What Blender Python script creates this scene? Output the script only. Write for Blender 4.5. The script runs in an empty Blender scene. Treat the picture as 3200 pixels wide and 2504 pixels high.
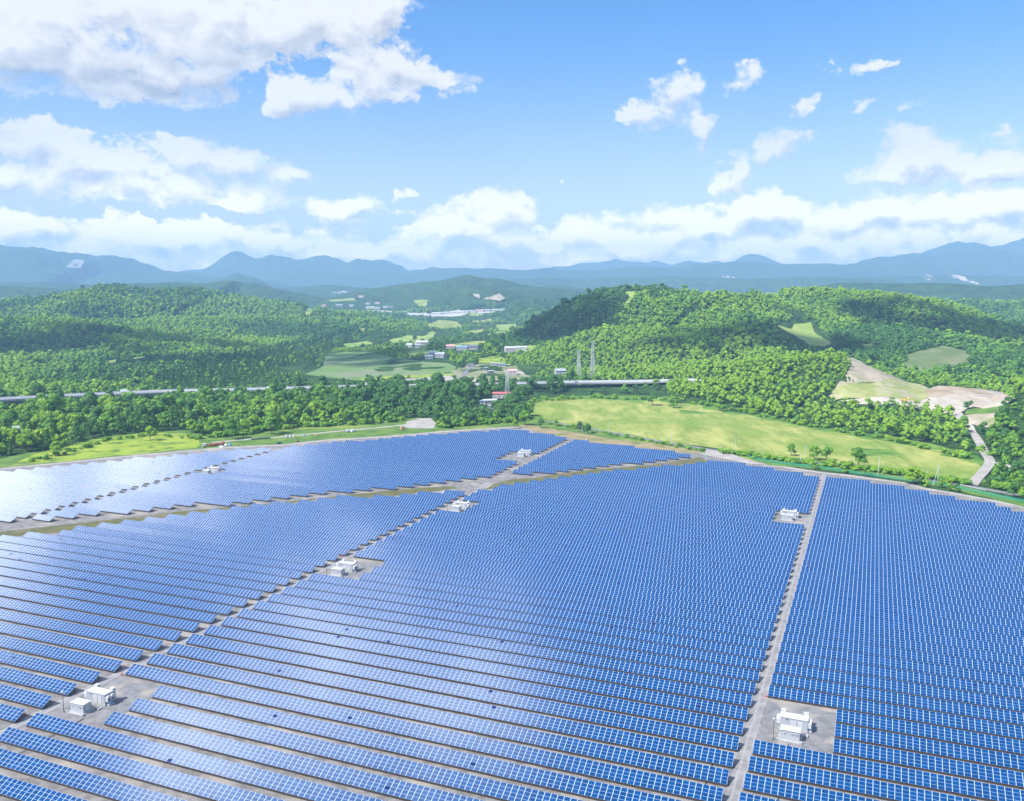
import bpy, bmesh, math, random
import numpy as np
from mathutils import Vector

random.seed(7)
RNG = np.random.default_rng(11)
scene = bpy.context.scene

# ------------------------------------------------------------------ camera
F, HOR, CX, CY, CAMH = 2750.0, 898.0, 1600.0, 1252.0, 120.0
PITCH = math.atan((CY - HOR) / F)
cam_d = bpy.data.cameras.new('camera')
cam = bpy.data.objects.new('camera', cam_d)
scene.collection.objects.link(cam)
cam.location = (0, 0, CAMH)
cam.rotation_euler = (math.pi / 2 - PITCH, 0, 0)
cam_d.sensor_width = 36.0
cam_d.lens = F / 3200.0 * 36.0
cam_d.clip_start = 1.0
cam_d.clip_end = 90000.0
scene.camera = cam

# ------------------------------------------------------------------ light
SUN_AZ, SUN_EL = math.radians(-122), math.radians(50)      # azimuth clockwise from +Y
sun_d = bpy.data.lights.new('sun', 'SUN')
sun = bpy.data.objects.new('sun', sun_d)
scene.collection.objects.link(sun)
sun_d.energy = 5.0
sun_d.angle = math.radians(0.5)
sun_d.color = (1.0, 0.955, 0.88)
sdir = Vector((math.sin(SUN_AZ) * math.cos(SUN_EL), math.cos(SUN_AZ) * math.cos(SUN_EL), math.sin(SUN_EL)))
sun.rotation_euler = sdir.to_track_quat('Z', 'Y').to_euler()

scene.view_settings.view_transform = 'Standard'
scene.view_settings.look = 'None'
scene.view_settings.gamma = 1.0
scene.view_settings.exposure = 0.85
scene.render.engine = 'CYCLES'
cy = scene.cycles
cy.max_bounces = 5
cy.diffuse_bounces = 2
cy.glossy_bounces = 2
cy.transmission_bounces = 3
cy.transparent_max_bounces = 6
cy.volume_bounces = 0
cy.use_denoising = True
cy.sample_clamp_indirect = 6.0


# ------------------------------------------------------------------ pixel helpers (photo pixels, 3200 x 2504)
def ray(px, py):
    x, y = (px - CX) / F, -(py - CY) / F
    c, s = math.cos(PITCH), math.sin(PITCH)
    return np.array([x, c + y * s, -s + y * c])


def azel(px, py):
    d = ray(px, py)
    return math.degrees(math.atan2(d[0], d[1])), math.degrees(math.atan2(d[2], math.hypot(d[0], d[1])))


# ------------------------------------------------------------------ node helpers
def nn(t, typ, **kw):
    n = t.nodes.new(typ)
    for k, v in kw.items():
        setattr(n, k, v)
    return n


def mth(t, op, a, b=None, c=None, clamp=False):
    n = nn(t, 'ShaderNodeMath', operation=op, use_clamp=clamp)
    for i, v in enumerate((a, b, c)):
        if v is None:
            continue
        if isinstance(v, (int, float)):
            n.inputs[i].default_value = v
        else:
            t.links.new(v, n.inputs[i])
    return n.outputs[0]


def vmth(t, op, a, b=None, c=None):
    n = nn(t, 'ShaderNodeVectorMath', operation=op)
    for i, v in enumerate((a, b, c)):
        if v is None:
            continue
        if isinstance(v, (tuple, list)):
            n.inputs[i].default_value = v
        else:
            t.links.new(v, n.inputs[i])
    return n.outputs['Value'] if op in ('LENGTH', 'DOT_PRODUCT', 'DISTANCE') else n.outputs[0]


def mix(t, f, a, b, blend='MIX'):
    n = nn(t, 'ShaderNodeMix', data_type='RGBA', blend_type=blend)
    for sock, v in ((n.inputs[0], f), (n.inputs[6], a), (n.inputs[7], b)):
        if isinstance(v, (int, float)):
            sock.default_value = v
        elif isinstance(v, (tuple, list)):
            sock.default_value = (*v[:3], 1)
        else:
            t.links.new(v, sock)
    return n.outputs[2]


def noise(t, vec, scale, detail=4, rough=0.55, dist=0.0, dims='3D'):
    n = nn(t, 'ShaderNodeTexNoise', noise_dimensions=dims)
    n.inputs['Scale'].default_value = scale
    n.inputs['Detail'].default_value = detail
    n.inputs['Roughness'].default_value = rough
    n.inputs['Distortion'].default_value = dist
    if vec is not None:
        t.links.new(vec, n.inputs['Vector'])
    return n.outputs['Fac']


def ramp(t, f, lo, hi, a=0.0, b=1.0, smooth=True):
    n = nn(t, 'ShaderNodeMapRange', interpolation_type='SMOOTHSTEP' if smooth else 'LINEAR')
    n.inputs[1].default_value = lo
    n.inputs[2].default_value = hi
    n.inputs[3].default_value = a
    n.inputs[4].default_value = b
    t.links.new(f, n.inputs[0])
    return n.outputs[0]


def mat(name):
    m = bpy.data.materials.new(name)
    m.use_nodes = True
    t = m.node_tree
    p = t.nodes['Principled BSDF']
    return m, t, p


def geo_pos(t):
    return nn(t, 'ShaderNodeNewGeometry').outputs['Position']


def noisy(name, c1, c2, scale, rough=0.9, c3=None, scale3=None, lo=0.35, hi=0.65, detail=5, spec=0.2):
    m, t, p = mat(name)
    pos = geo_pos(t)
    f = ramp(t, noise(t, pos, scale, detail), lo, hi)
    c1, c2, c3 = [c and tuple(q * 0.63 for q in c) for c in (c1, c2, c3)]
    col = mix(t, f, c1, c2)
    if c3:
        f3 = ramp(t, noise(t, pos, scale3 or scale * 0.15, 4), 0.5, 0.68)
        col = mix(t, f3, col, c3)
    t.links.new(col, p.inputs['Base Color'])
    p.inputs['Roughness'].default_value = rough
    p.inputs['Specular IOR Level'].default_value = spec
    bp = nn(t, 'ShaderNodeBump')
    bp.inputs['Strength'].default_value = 0.7
    bp.inputs['Distance'].default_value = min(1.2, 0.12 / scale)
    t.links.new(noise(t, pos, scale * 2.5, 6, 0.65), bp.inputs['Height'])
    t.links.new(bp.outputs[0], p.inputs['Normal'])
    return m


def plain(name, col, rough=0.6, metal=0.0, var=0.12, scale=1.5):
    m, t, p = mat(name)
    f = noise(t, geo_pos(t), scale, 4)
    a = tuple(c * (1 - var) for c in col)
    b = tuple(min(1, c * (1 + var)) for c in col)
    t.links.new(mix(t, f, a, b), p.inputs['Base Color'])
    p.inputs['Roughness'].default_value = rough
    p.inputs['Metallic'].default_value = metal
    return m


# ------------------------------------------------------------------ world: sky + clouds
def build_world():
    w = bpy.data.worlds.new('World')
    scene.world = w
    w.use_nodes = True
    t = w.node_tree
    bg = t.nodes['Background']
    sky = nn(t, 'ShaderNodeTexSky', sky_type='NISHITA')
    sky.sun_disc = False
    sky.sun_elevation = SUN_EL
    sky.sun_rotation = SUN_AZ
    sky.altitude = 100
    sky.air_density = 1.0
    sky.dust_density = 0.3
    sky.ozone_density = 2.0
    d = nn(t, 'ShaderNodeTexCoord').outputs['Generated']
    sep = nn(t, 'ShaderNodeSeparateXYZ')
    t.links.new(d, sep.inputs[0])
    az = mth(t, 'MULTIPLY', mth(t, 'ARCTAN2', sep.outputs[0], sep.outputs[1]), 57.2958)
    el = mth(t, 'MULTIPLY', mth(t, 'ARCSINE', sep.outputs[2]), 57.2958)
    cb = nn(t, 'ShaderNodeCombineXYZ')
    t.links.new(az, cb.inputs[0])
    t.links.new(el, cb.inputs[1])
    P = cb.outputs[0]

    wn = nn(t, 'ShaderNodeTexNoise', noise_dimensions='2D')
    wn.inputs['Scale'].default_value = 0.30
    wn.inputs['Detail'].default_value = 5
    wn.inputs['Roughness'].default_value = 0.6
    t.links.new(P, wn.inputs['Vector'])
    warp = vmth(t, 'MULTIPLY', vmth(t, 'SUBTRACT', wn.outputs['Color'], (0.5, 0.5, 0.5)), (5.0, 2.6, 0))
    PW = vmth(t, 'ADD', P, warp)

    def blob_field(blobs, off=(0, 0, 0)):
        acc = None
        for (a, e, ra, re, wgt) in blobs:
            q = vmth(t, 'MULTIPLY_ADD', PW, (1 / ra, 1 / re, 0), ((off[0] - a) / ra, (off[1] - e) / re, 0))
            l = vmth(t, 'LENGTH', q)
            v = mth(t, 'MULTIPLY_ADD', l, -wgt, wgt)
            acc = v if acc is None else mth(t, 'SMOOTH_MAX', acc, v, 0.25)
        return acc

    K = 1.46585                                     # overview -> photo pixels
    DEG = 57.2958 / F * K

    def B(l):
        out = []
        for b in l:
            a, e = azel(b[0] * K, b[1] * K)
            out.append((a, e, b[2] * DEG * 0.97, b[3] * DEG * 0.95, b[4] if len(b) > 4 else 1.0))
        return out
    clouds = B([(-60, 60, 420, 190), (220, 30, 360, 150), (450, 40, 320, 120), (680, 30, 230, 95), (810, 20, 90, 60), (90, 140, 300, 70), (330, 150, 220, 50),
                (740, 110, 120, 50, .6),
                (620, 205, 90, 50), (700, 205, 110, 50), (790, 180, 110, 55), (870, 150, 130, 42), (960, 165, 90, 30), (1010, 190, 60, 20, .5),
                (50, 300, 230, 60), (180, 335, 170, 42), (420, 325, 95, 52), (500, 350, 130, 50), (600, 378, 120, 32), (330, 400, 280, 45, .8), (-20, 375, 220, 45),
                (490, 440, 65, 34, .7), (720, 445, 100, 40), (865, 410, 36, 28, .8),
                (70, 475, 200, 50), (350, 505, 270, 45), (600, 510, 220, 42), (250, 540, 340, 45), (800, 535, 300, 45), (1030, 452, 130, 58, 1.2), (980, 490, 190, 50),
                (1150, 510, 240, 50), (1320, 475, 70, 30, .8), (1500, 472, 190, 48, 1.1), (1640, 460, 160, 48, 1.1), (1850, 458, 190, 54, 1.1), (2000, 452, 160, 52, 1.1),
                (2170, 440, 140, 50), (1700, 520, 400, 55), (2100, 510, 240, 60), (1320, 535, 300, 45),
                (1390, 240, 100, 42), (1450, 200, 62, 66), (1490, 275, 34, 58, .8), (1345, 248, 56, 36), (1600, 150, 42, 22, .55), (1560, 180, 30, 22, .5),
                (1810, 142, 62, 22, .6), (1860, 232, 70, 13, .6), (1710, 235, 30, 18, .5), (1665, 312, 50, 56, 1.1), (1575, 360, 46, 44, 1.1), (1960, 335, 140, 60, 1.2),
                (1890, 370, 60, 40, 1.1), (2140, 345, 95, 54, 1.2), (2140, 283, 34, 9, .6), (1190, 372, 20, 16, .5)])
    # the part of the cloud deck above the frame, to the left (it shows in the panels)
    clouds += [(-55, 33, 17, 9, 1.4), (-45, 40, 8, 5, 1.2), (-38, 45, 10, 4, .7), (-53, 57, 17, 7, .8), (-46, 65, 16, 6.5, .8), (-64, 52.5, 9, 5, 1.0),
               (-120, 45, 30, 16, .8), (150, 40, 40, 12, .7), (90, 28, 24, 7, .7), (60, 24, 14, 5, .6)]
    OFF = (-0.35, 0.8, 0)
    gl = B([(240, 252, 330, 26, 1.3), (620, 285, 260, 48, 1.2), (-20, 242, 160, 18, 1.2), (520, 205, 60, 70, .9), (760, 400, 160, 40, .9), (330, 452, 330, 13, 1.3), (620, 470, 60, 20), (880, 330, 260, 110, 1.2), (1200, 250, 240, 200, 1.1),
            (1780, 290, 60, 90, .9), (1250, 420, 130, 40, .9), (1000, 60, 130, 90, 1.2), (1750, 400, 120, 22, .9), (660, 140, 50, 22, .8), (1700, 60, 700, 90, 1.0), (850, 475, 90, 18, .9)])
    F_ = []
    for off in ((0, 0, 0), OFF):
        fld = blob_field(clouds, off)
        gp = blob_field(gl, off)
        F_.append(mth(t, 'SUBTRACT', fld, mth(t, 'MULTIPLY', mth(t, 'MAXIMUM', gp, 0.0), 0.9)))
    field, field2 = F_
    shade_b = blob_field(B([(60, 185, 280, 40), (300, 165, 260, 42), (520, 130, 160, 36, .7), (40, 385, 200, 30, .8), (540, 400, 150, 26, .8), (720, 462, 90, 16, .7),
                            (1680, 500, 300, 16, .7), (2060, 485, 200, 18, .7), (300, 545, 500, 22, .8), (1000, 540, 500, 24, .7), (700, 135, 120, 26, .5)]))
    st = vmth(t, 'MULTIPLY', P, (0.75, 1.15, 1))

    def fb(off):
        q = vmth(t, 'ADD', st, off)
        return noise(t, q, 0.42, 7, 0.58, 0.25, '2D')
    n1, n2 = fb((0, 0, 0)), fb((OFF[0] * .75, OFF[1] * 1.15, 0))
    fine = noise(t, vmth(t, 'ADD', st, (31, 7, 0)), 1.9, 5, 0.6, 0.4, '2D')
    dens = mth(t, 'ADD', field, mth(t, 'MULTIPLY_ADD', n1, 1.9, -0.93))
    dens = mth(t, 'ADD', dens, mth(t, 'MULTIPLY_ADD', fine, 0.75, -0.42))
    wide = noise(t, st, 0.16, 3, 0.5, 0.0, '2D')
    soft = mth(t, 'ADD', ramp(t, wide, 0.35, 0.65, 0.24, 0.62), ramp(t, el, 24, 34, 0.0, 0.5))
    mask = mth(t, 'DIVIDE', dens, soft, clamp=True)
    mask = mth(t, 'POWER', mask, 0.95)
    relief = mth(t, 'MULTIPLY', mth(t, 'SUBTRACT', n1, n2), 1.5)
    big = mth(t, 'MINIMUM', mth(t, 'MAXIMUM', mth(t, 'SUBTRACT', field, field2), -0.45), 0.3)
    relief = mth(t, 'ADD', relief, mth(t, 'MULTIPLY', big, 0.75))
    relief = mth(t, 'MULTIPLY', relief, ramp(t, el, 1.0, 9.0, 1.7, 1.0))
    g = mth(t, 'MULTIPLY', ramp(t, shade_b, -0.15, 0.75), 0.8)
    g = mth(t, 'MULTIPLY', g, ramp(t, dens, 0.0, 0.7))
    lum = mth(t, 'SUBTRACT', mth(t, 'ADD', 0.87, relief), mth(t, 'MULTIPLY', g, 0.62), clamp=True)
    ccol = mix(t, lum, (0.36, 0.43, 0.57), (1.0, 0.99, 0.98))
    ccol = vmth(t, 'MULTIPLY', ccol, mix(t, ramp(t, el, 1.0, 9.0), (1.18, 0.95, 0.84), (1, 1, 1)))
    hi = mth(t, 'MULTIPLY', ramp(t, el, 24.0, 31.0, 1.0, 8.5), ramp(t, el, 0.5, 9.0, 2.3, 1.0))
    left_deck = mth(t, 'MULTIPLY', ramp(t, az, -36, -50), ramp(t, el, 47, 40))
    hi = mth(t, 'MULTIPLY', hi, mth(t, 'MULTIPLY_ADD', left_deck, 0.0, 1.0))           # high deck gain raised to add sheen on the panels; left part unused
    sc = nn(t, 'ShaderNodeVectorMath', operation='SCALE')
    t.links.new(ccol, sc.inputs[0])
    t.links.new(mth(t, 'MULTIPLY', hi, 0.575), sc.inputs['Scale'])
    tint = mix(t, ramp(t, el, 4.0, 17.0), (1.04, 0.90, 0.86), (0.40, 0.72, 1.04))
    tint = mix(t, ramp(t, el, 18.0, 42.0), tint, (0.22, 0.58, 1.02))
    skyc = nn(t, 'ShaderNodeVectorMath', operation='SCALE')
    t.links.new(vmth(t, 'MULTIPLY', sky.outputs[0], tint), skyc.inputs[0])
    skyc.inputs['Scale'].default_value = 0.105
    m2 = mth(t, 'MULTIPLY', mask, ramp(t, el, -1.0, 0.5))
    out = mix(t, m2, skyc.outputs[0], sc.outputs[0])
    t.links.new(out, bg.inputs['Color'])
    bg.inputs['Strength'].default_value = 1.0
    w.cycles.sampling_method = 'MANUAL'
    w.cycles.sample_map_resolution = 512


build_world()

# ------------------------------------------------------------------ terrain height
_lat = RNG.random((256, 256))


def vnoise(x, y, s):
    x, y = np.asarray(x, float) / s, np.asarray(y, float) / s
    xi, yi = np.floor(x).astype(int), np.floor(y).astype(int)
    fx, fy = x - xi, y - yi
    fx, fy = fx * fx * (3 - 2 * fx), fy * fy * (3 - 2 * fy)
    L = lambda i, j: _lat[i & 255, j & 255]
    return (L(xi, yi) * (1 - fx) * (1 - fy) + L(xi + 1, yi) * fx * (1 - fy) + L(xi, yi + 1) * (1 - fx) * fy + L(xi + 1, yi + 1) * fx * fy)


def fbm(x, y, s, o=4):
    r, a, n = 0, 1.0, 0
    for i in range(o):
        r = r + a * vnoise(np.asarray(x) + 37 * i, np.asarray(y) - 91 * i, s / 2 ** i)
        n += a
        a *= 0.5
    return r / n


def pt(px, py, D, drop=0.0):
    d = ray(px, py) * (D / ray(px, py)[1])
    return (d[0], d[1], CAMH + d[2] - drop)


HILLS = []


def hill(pts, w, drop=0.0, prof=1.5, rough=0.35, back=None):
    HILLS.append((np.array([pt(p[0], p[1], p[2], drop) for p in pts]), w, prof, rough, back or w))


# wooded hills close by (crown height is taken off the skyline)
hill([(-250, 950, 2500), (0, 940, 2550), (230, 915, 2600), (340, 886, 2600), (480, 898, 2650), (590, 895, 2700), (700, 917, 2700), (800, 938, 2650), (880, 962, 2600), (930, 990, 2500)], 720, 14)
hill([(-350, 985, 1750), (0, 985, 1750), (150, 985, 1750), (300, 1010, 1720), (420, 1050, 1650), (480, 1085, 1550)], 420, 14)
hill([(300, 1010, 2150), (600, 985, 2250), (860, 985, 2300), (930, 1005, 2250)], 420, 13)
hill([(1690, 1050, 1620), (1740, 985, 1640), (1800, 936, 1660), (1850, 908, 1680), (1900, 891, 1700), (1960, 885, 1700), (2040, 888, 1700), (2110, 896, 1680), (2200, 908, 1650), (2330, 909, 1620), (2400, 945, 1560), (2470, 1015, 1480)], 520, 13, 1.4)
hill([(2240, 960, 1520), (2350, 980, 1400), (2470, 1040, 1300), (2500, 1090, 1250)], 270, 13)
hill([(1900, 1010, 1450), (2050, 1010, 1400), (2150, 1030, 1350)], 300, 13)
hill([(2430, 930, 1850), (2480, 899, 1800), (2560, 897, 1780), (2650, 900, 1760), (2740, 904, 1740), (2850, 918, 1700), (2950, 948, 1650), (3050, 988, 1600), (3130, 1022, 1550), (3250, 1075, 1500)], 560, 13, 1.4)
hill([(2700, 985, 1500), (2800, 1010, 1380), (2850, 1060, 1280)], 300, 13)
hill([(3000, 1040, 1380), (3130, 1080, 1250), (3300, 1100, 1150)], 320, 13)
hill([(2130, 1150, 1120), (2350, 1118, 1040), (2500, 1105, 1000), (2590, 1098, 985), (2640, 1098, 975), (2720, 1130, 965), (2830, 1175, 955)], 215, 6, 1.3, 0.2)
hill([(3190, 1330, 690), (3330, 1180, 740), (3500, 1150, 800)], 150, 10)
# middle distance
hill([(-300, 905, 4300), (200, 900, 4300), (430, 878, 4400), (690, 877, 4400), (760, 882, 4500), (900, 930, 4300), (960, 955, 4200)], 900, 5)
hill([(1150, 930, 4500), (1200, 904, 4600), (1300, 882, 4700), (1380, 872, 4700), (1460, 856, 4800), (1520, 870, 4800), (1600, 887, 4700), (1720, 910, 4500), (1850, 930, 4300)], 1000, 5)
hill([(1240, 950, 3900), (1330, 915, 3950), (1450, 893, 4000), (1560, 900, 3950), (1650, 925, 3900), (1760, 945, 3700)], 600, 5)
hill([(2700, 880, 4000), (2950, 884, 3900), (3250, 880, 3800)], 900, 5)
hill([(2900, 935, 2700), (3100, 945, 2500), (3350, 940, 2400)], 500, 12)
# far plateau and mountains
hill([(-400, 740, 9000), (0, 757, 9000), (90, 764, 9100), (112, 760, 9100), (150, 771, 9200), (250, 790, 9300), (350, 806, 9400), (420, 821, 9400), (470, 840, 9300), (560, 856, 9000), (650, 873, 8500)], 2300, 0, 1.4, 0.28)
hill([(700, 868, 7000), (740, 853, 7000), (790, 868, 7000)], 420, 0, 1.5, 0.3)
hill([(480, 848, 10900), (600, 840, 10900), (645, 838, 10930), (665, 828, 10930), (700, 811, 10960), (735, 802, 10960), (760, 804, 10960), (800, 818, 10960), (850, 806, 10960), (885, 798, 10990), (915, 810, 10960), (960, 806, 10960), (1000, 800, 10960), (1030, 806, 10960), (1060, 820, 10900), (1090, 832, 10900), (1130, 818, 10870), (1160, 829, 10870), (1205, 820, 10870), (1235, 832, 10810), (1265, 850, 10810), (1350, 862, 10750)], 1700, 0, 1.3, 0.3)
hill([(300, 868, 10150), (520, 862, 10150), (700, 872, 10150), (900, 858, 10150), (1100, 862, 10090), (1250, 858, 10090), (1400, 866, 10000)], 1200, 0, 1.4, 0.4)
hill([(1300, 852, 10300), (1350, 840, 10300), (1400, 846, 10300), (1450, 841, 10300), (1500, 842, 10150), (1700, 842, 9800), (2000, 840, 9500), (2300, 833, 9500), (2500, 826, 9600), (2700, 816, 9800), (2850, 806, 10000), (3000, 803, 10000), (3300, 800, 10000)], 2000, 0, 1.0, 0.3)
hill([(2880, 803, 11200), (2920, 786, 11200), (2950, 769, 11200), (2975, 768, 11200), (3000, 761, 11200), (3060, 752, 11200), (3085, 758, 11200), (3110, 757, 11200), (3200, 748, 11200), (3400, 745, 11200)], 1500, 0, 1.2, 0.28)
hill([(2080, 834, 11500), (2150, 814, 11500), (2210, 830, 11500)], 620, 0, 1.2, 0.1)
hill([(2200, 832, 11650), (2235, 816, 11650), (2290, 830, 11650)], 620, 0, 1.2, 0.1)
hill([(2270, 832, 12100), (2325, 797, 12100), (2345, 791, 12100), (2375, 796, 12100), (2460, 830, 12100)], 620, 0, 1.2, 0.1)
hill([(1650, 842, 12700), (1780, 822, 12700), (1900, 815, 12700), (2050, 825, 12700)], 1200, 0, 1.4, 0.15)
# low wooded rises on the plain behind the near hills
for _p in ([(-100, 890, 6000), (130, 884, 6000), (300, 890, 6000)], [(-150, 912, 5000), (60, 908, 5000), (230, 914, 4900)], [(420, 892, 5600), (560, 884, 5600), (680, 893, 5600)], [(900, 905, 6500), (1020, 893, 6500), (1120, 903, 6500)],
           [(1560, 880, 7500), (1700, 872, 7500), (1850, 878, 7500)], [(1900, 872, 7200), (2100, 868, 7200), (2300, 872, 7200)], [(2300, 880, 6500), (2550, 872, 6500), (2750, 878, 6500)], [(2700, 866, 7600), (2950, 860, 7600), (3250, 862, 7600)], [(1580, 900, 5600), (1720, 892, 5600), (1850, 902, 5600)]):
    hill(_p, 650, 0, 1.3, 0.5)


def H(x, y):
    x, y = np.asarray(x, float), np.asarray(y, float)
    shp = x.shape
    x, y = x.ravel(), y.ravel()
    acc = np.zeros_like(x)
    r = np.hypot(x, y)
    for P, w, prof, rough, back in HILLS:
        lo, hi = P[:, :2].min(0) - 1.5 * w, P[:, :2].max(0) + 1.5 * w
        m = (x > lo[0]) & (x < hi[0]) & (y > lo[1]) & (y < hi[1])
        if not m.any():
            continue
        X, Y = x[m], y[m]
        best = np.full(X.shape, 1e9)
        z = np.zeros_like(X)
        for a, b in zip(P[:-1], P[1:]):
            d = b[:2] - a[:2]
            tt = np.clip(((X - a[0]) * d[0] + (Y - a[1]) * d[1]) / max(d @ d, 1e-6), 0, 1)
            dd = np.hypot(X - a[0] - tt * d[0], Y - a[1] - tt * d[1])
            k = dd < best
            best = np.where(k, dd, best)
            z = np.where(k, a[2] + tt * (b[2] - a[2]), z)
        n = fbm(X, Y, w * 0.42, 4) - 0.5
        s = best / w
        s = np.clip(s * (1 + 3.2 * rough * n), 0, 1)
        h = z * (1 - s * s * (3 - 2 * s)) ** prof
        h = h * (1 + rough * 1.15 * n * np.clip(s * 4, 0, 1))
        if w < 800 and P[:, 1].max() < 3200:
            rg = 1 - np.abs(2 * fbm(X, Y, 210, 3) - 1) * 2.2
            h = h + np.clip(h / 70, 0, 1) * np.clip(s * 3, 0.12, 1) * 26 * (rg - 0.55)
        if w > 800:
            h = h * (1 + 0.5 * (fbm(X, Y, 420, 4) - 0.5))
        acc[m] = (acc[m] ** 5 + np.maximum(h, 0) ** 5) ** 0.2
    far = np.clip((r - 2600) / 4000, 0, 1)
    acc = acc + far * (fbm(x, y, 900, 4) - 0.42) * 55 * np.clip((12000 - r) / 6000, 0.15, 1)
    return acc.reshape(shp)


def h1(x, y):
    return float(H(np.array([x]), np.array([y]))[0])


def hits(pts):
    """photo pixels -> points on the terrain"""
    D = np.array([ray(*p) for p in pts])
    t_plane = np.where(D[:, 2] < -1e-4, -CAMH / np.minimum(D[:, 2], -1e-4), 20000.0)
    tmax = np.minimum(t_plane, 20000.0)
    out = np.array(tmax)
    done = np.zeros(len(pts), bool)
    lo = np.full(len(pts), 300.0)
    lo = np.minimum(lo, tmax * 0.5)
    t = lo.copy()
    prev = t.copy()
    for i in range(700):
        step = 4 + t * 0.006
        prev = np.where(done, prev, t)
        t = np.where(done, t, np.minimum(t + step, tmax))
        z = CAMH + D[:, 2] * t
        hh = H(D[:, 0] * t, D[:, 1] * t)
        hit = (~done) & ((z <= hh) | (t >= tmax))
        if hit.any():
            a, b = prev.copy(), t.copy()
            for _ in range(14):
                m = 0.5 * (a + b)
                under = (CAMH + D[:, 2] * m) <= H(D[:, 0] * m, D[:, 1] * m)
                b = np.where(under, m, b)
                a = np.where(under, a, m)
            out = np.where(hit, b, out)
            done |= hit
        if done.all():
            break
    return [(D[i, 0] * out[i], D[i, 1] * out[i]) for i in range(len(pts))]


K = 1.46585


def S(pts):                              # overview pixels -> ground points
    return hits([(a * K, b * K) for a, b in pts])


# ------------------------------------------------------------------ object helpers
COL = scene.collection


def tag(o, label=None, cat=None, group=None, kind=None):
    if label:
        o['label'] = label
    if cat:
        o['category'] = cat
    if group:
        o['group'] = group
    if kind:
        o['kind'] = kind
    return o


def empty(name, loc, rz=0.0, label=None, cat=None, group=None):
    o = bpy.data.objects.new(name, None)
    COL.objects.link(o)
    o.empty_display_size = 0.5
    o.location = loc
    o.rotation_euler = (0, 0, rz)
    return tag(o, label, cat, group)


def obj(name, me, m=None, parent=None, link=True):
    o = bpy.data.objects.new(name, me)
    if link:
        COL.objects.link(o)
    if m:
        for k in (m if isinstance(m, (list, tuple)) else [m]):
            if len(me.materials) < len(m if isinstance(m, (list, tuple)) else [m]):
                me.materials.append(k)
    if parent:
        o.parent = parent
    return o


def np_mesh(name, verts, faces, smooth=False, mats=None):
    """faces: (n,4) or (n,3) int array, or list of lists"""
    me = bpy.data.meshes.new(name)
    verts = np.asarray(verts, np.float32)
    if isinstance(faces, np.ndarray):
        n, k = faces.shape
        me.vertices.add(len(verts))
        me.vertices.foreach_set('co', verts.ravel())
        me.loops.add(n * k)
        me.loops.foreach_set('vertex_index', faces.astype(np.int32).ravel())
        me.polygons.add(n)
        me.polygons.foreach_set('loop_start', np.arange(0, n * k, k, dtype=np.int32))
        me.polygons.foreach_set('loop_total', np.full(n, k, np.int32))
    else:
        me.from_pydata([tuple(v) for v in verts], [], faces)
    if mats is not None:
        me.polygons.foreach_set('material_index', np.asarray(mats, np.int32))
    me.update(calc_edges=True)
    me.validate()
    if smooth:
        me.polygons.foreach_set('use_smooth', np.ones(len(me.polygons), bool))
    return me


BOXF = [(0, 3, 2, 1), (4, 5, 6, 7), (0, 1, 5, 4), (1, 2, 6, 5), (2, 3, 7, 6), (3, 0, 4, 7)]


class MB:
    def __init__(self):
        self.v, self.f = [], []

    def add(self, vs, fs):
        b = len(self.v)
        self.v += [tuple(v) for v in vs]
        self.f += [tuple(i + b for i in f) for f in fs]
        return self

    def box(self, x0, x1, y0, y1, z0, z1, top=1.0):
        cx, cyy = (x0 + x1) / 2, (y0 + y1) / 2
        q = lambda x, y: (cx + (x - cx) * top, cyy + (y - cyy) * top, z1)
        return self.add([(x0, y0, z0), (x1, y0, z0), (x1, y1, z0), (x0, y1, z0), q(x0, y0), q(x1, y0), q(x1, y1), q(x0, y1)], BOXF)

    def bar(self, a, b, r, r2=None, n=6):
        a, b = Vector(a), Vector(b)
        d = (b - a).normalized()
        u = d.orthogonal().normalized()
        w = d.cross(u)
        r2 = r if r2 is None else r2
        vs = []
        for c, rr in ((a, r), (b, r2)):
            for i in range(n):
                an = 2 * math.pi * i / n
                vs.append(c + (u * math.cos(an) + w * math.sin(an)) * rr)
        fs = [(i, (i + 1) % n, n + (i + 1) % n, n + i) for i in range(n)]
        fs += [tuple(range(n - 1, -1, -1)), tuple(range(n, 2 * n))]
        return self.add(vs, fs)

    def lathe(self, prof, c=(0, 0, 0), n=12):
        vs, fs = [], []
        for r, z in prof:
            for i in range(n):
                a = 2 * math.pi * i / n
                vs.append((c[0] + r * math.cos(a), c[1] + r * math.sin(a), c[2] + z))
        for k in range(len(prof) - 1):
            for i in range(n):
                j = (i + 1) % n
                fs.append((k * n + i, k * n + j, (k + 1) * n + j, (k + 1) * n + i))
        fs.append(tuple(range(n - 1, -1, -1)))
        fs.append(tuple(range((len(prof) - 1) * n, len(prof) * n)))
        return self.add(vs, fs)

    def prism(self, outline, axis, a, b):
        """outline in the two other axes, extruded along axis from a to b"""
        n = len(outline)

        def P(p, t):
            return (t, p[0], p[1]) if axis == 'x' else (p[0], t, p[1]) if axis == 'y' else (p[0], p[1], t)
        vs = [P(p, a) for p in outline] + [P(p, b) for p in outline]
        fs = [(i, (i + 1) % n, n + (i + 1) % n, n + i) for i in range(n)]
        fs += [tuple(range(n - 1, -1, -1)), tuple(range(n, 2 * n))]
        return self.add(vs, fs)

    def mesh(self, name):
        me = bpy.data.meshes.new(name)
        me.from_pydata(self.v, [], self.f)
        bm = bmesh.new()
        bm.from_mesh(me)
        bmesh.ops.recalc_face_normals(bm, faces=bm.faces)
        bm.to_mesh(me)
        bm.free()
        return me

    def build(self, name, m, parent=None, link=True):
        return obj(name, self.mesh(name), m, parent, link)


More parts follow.
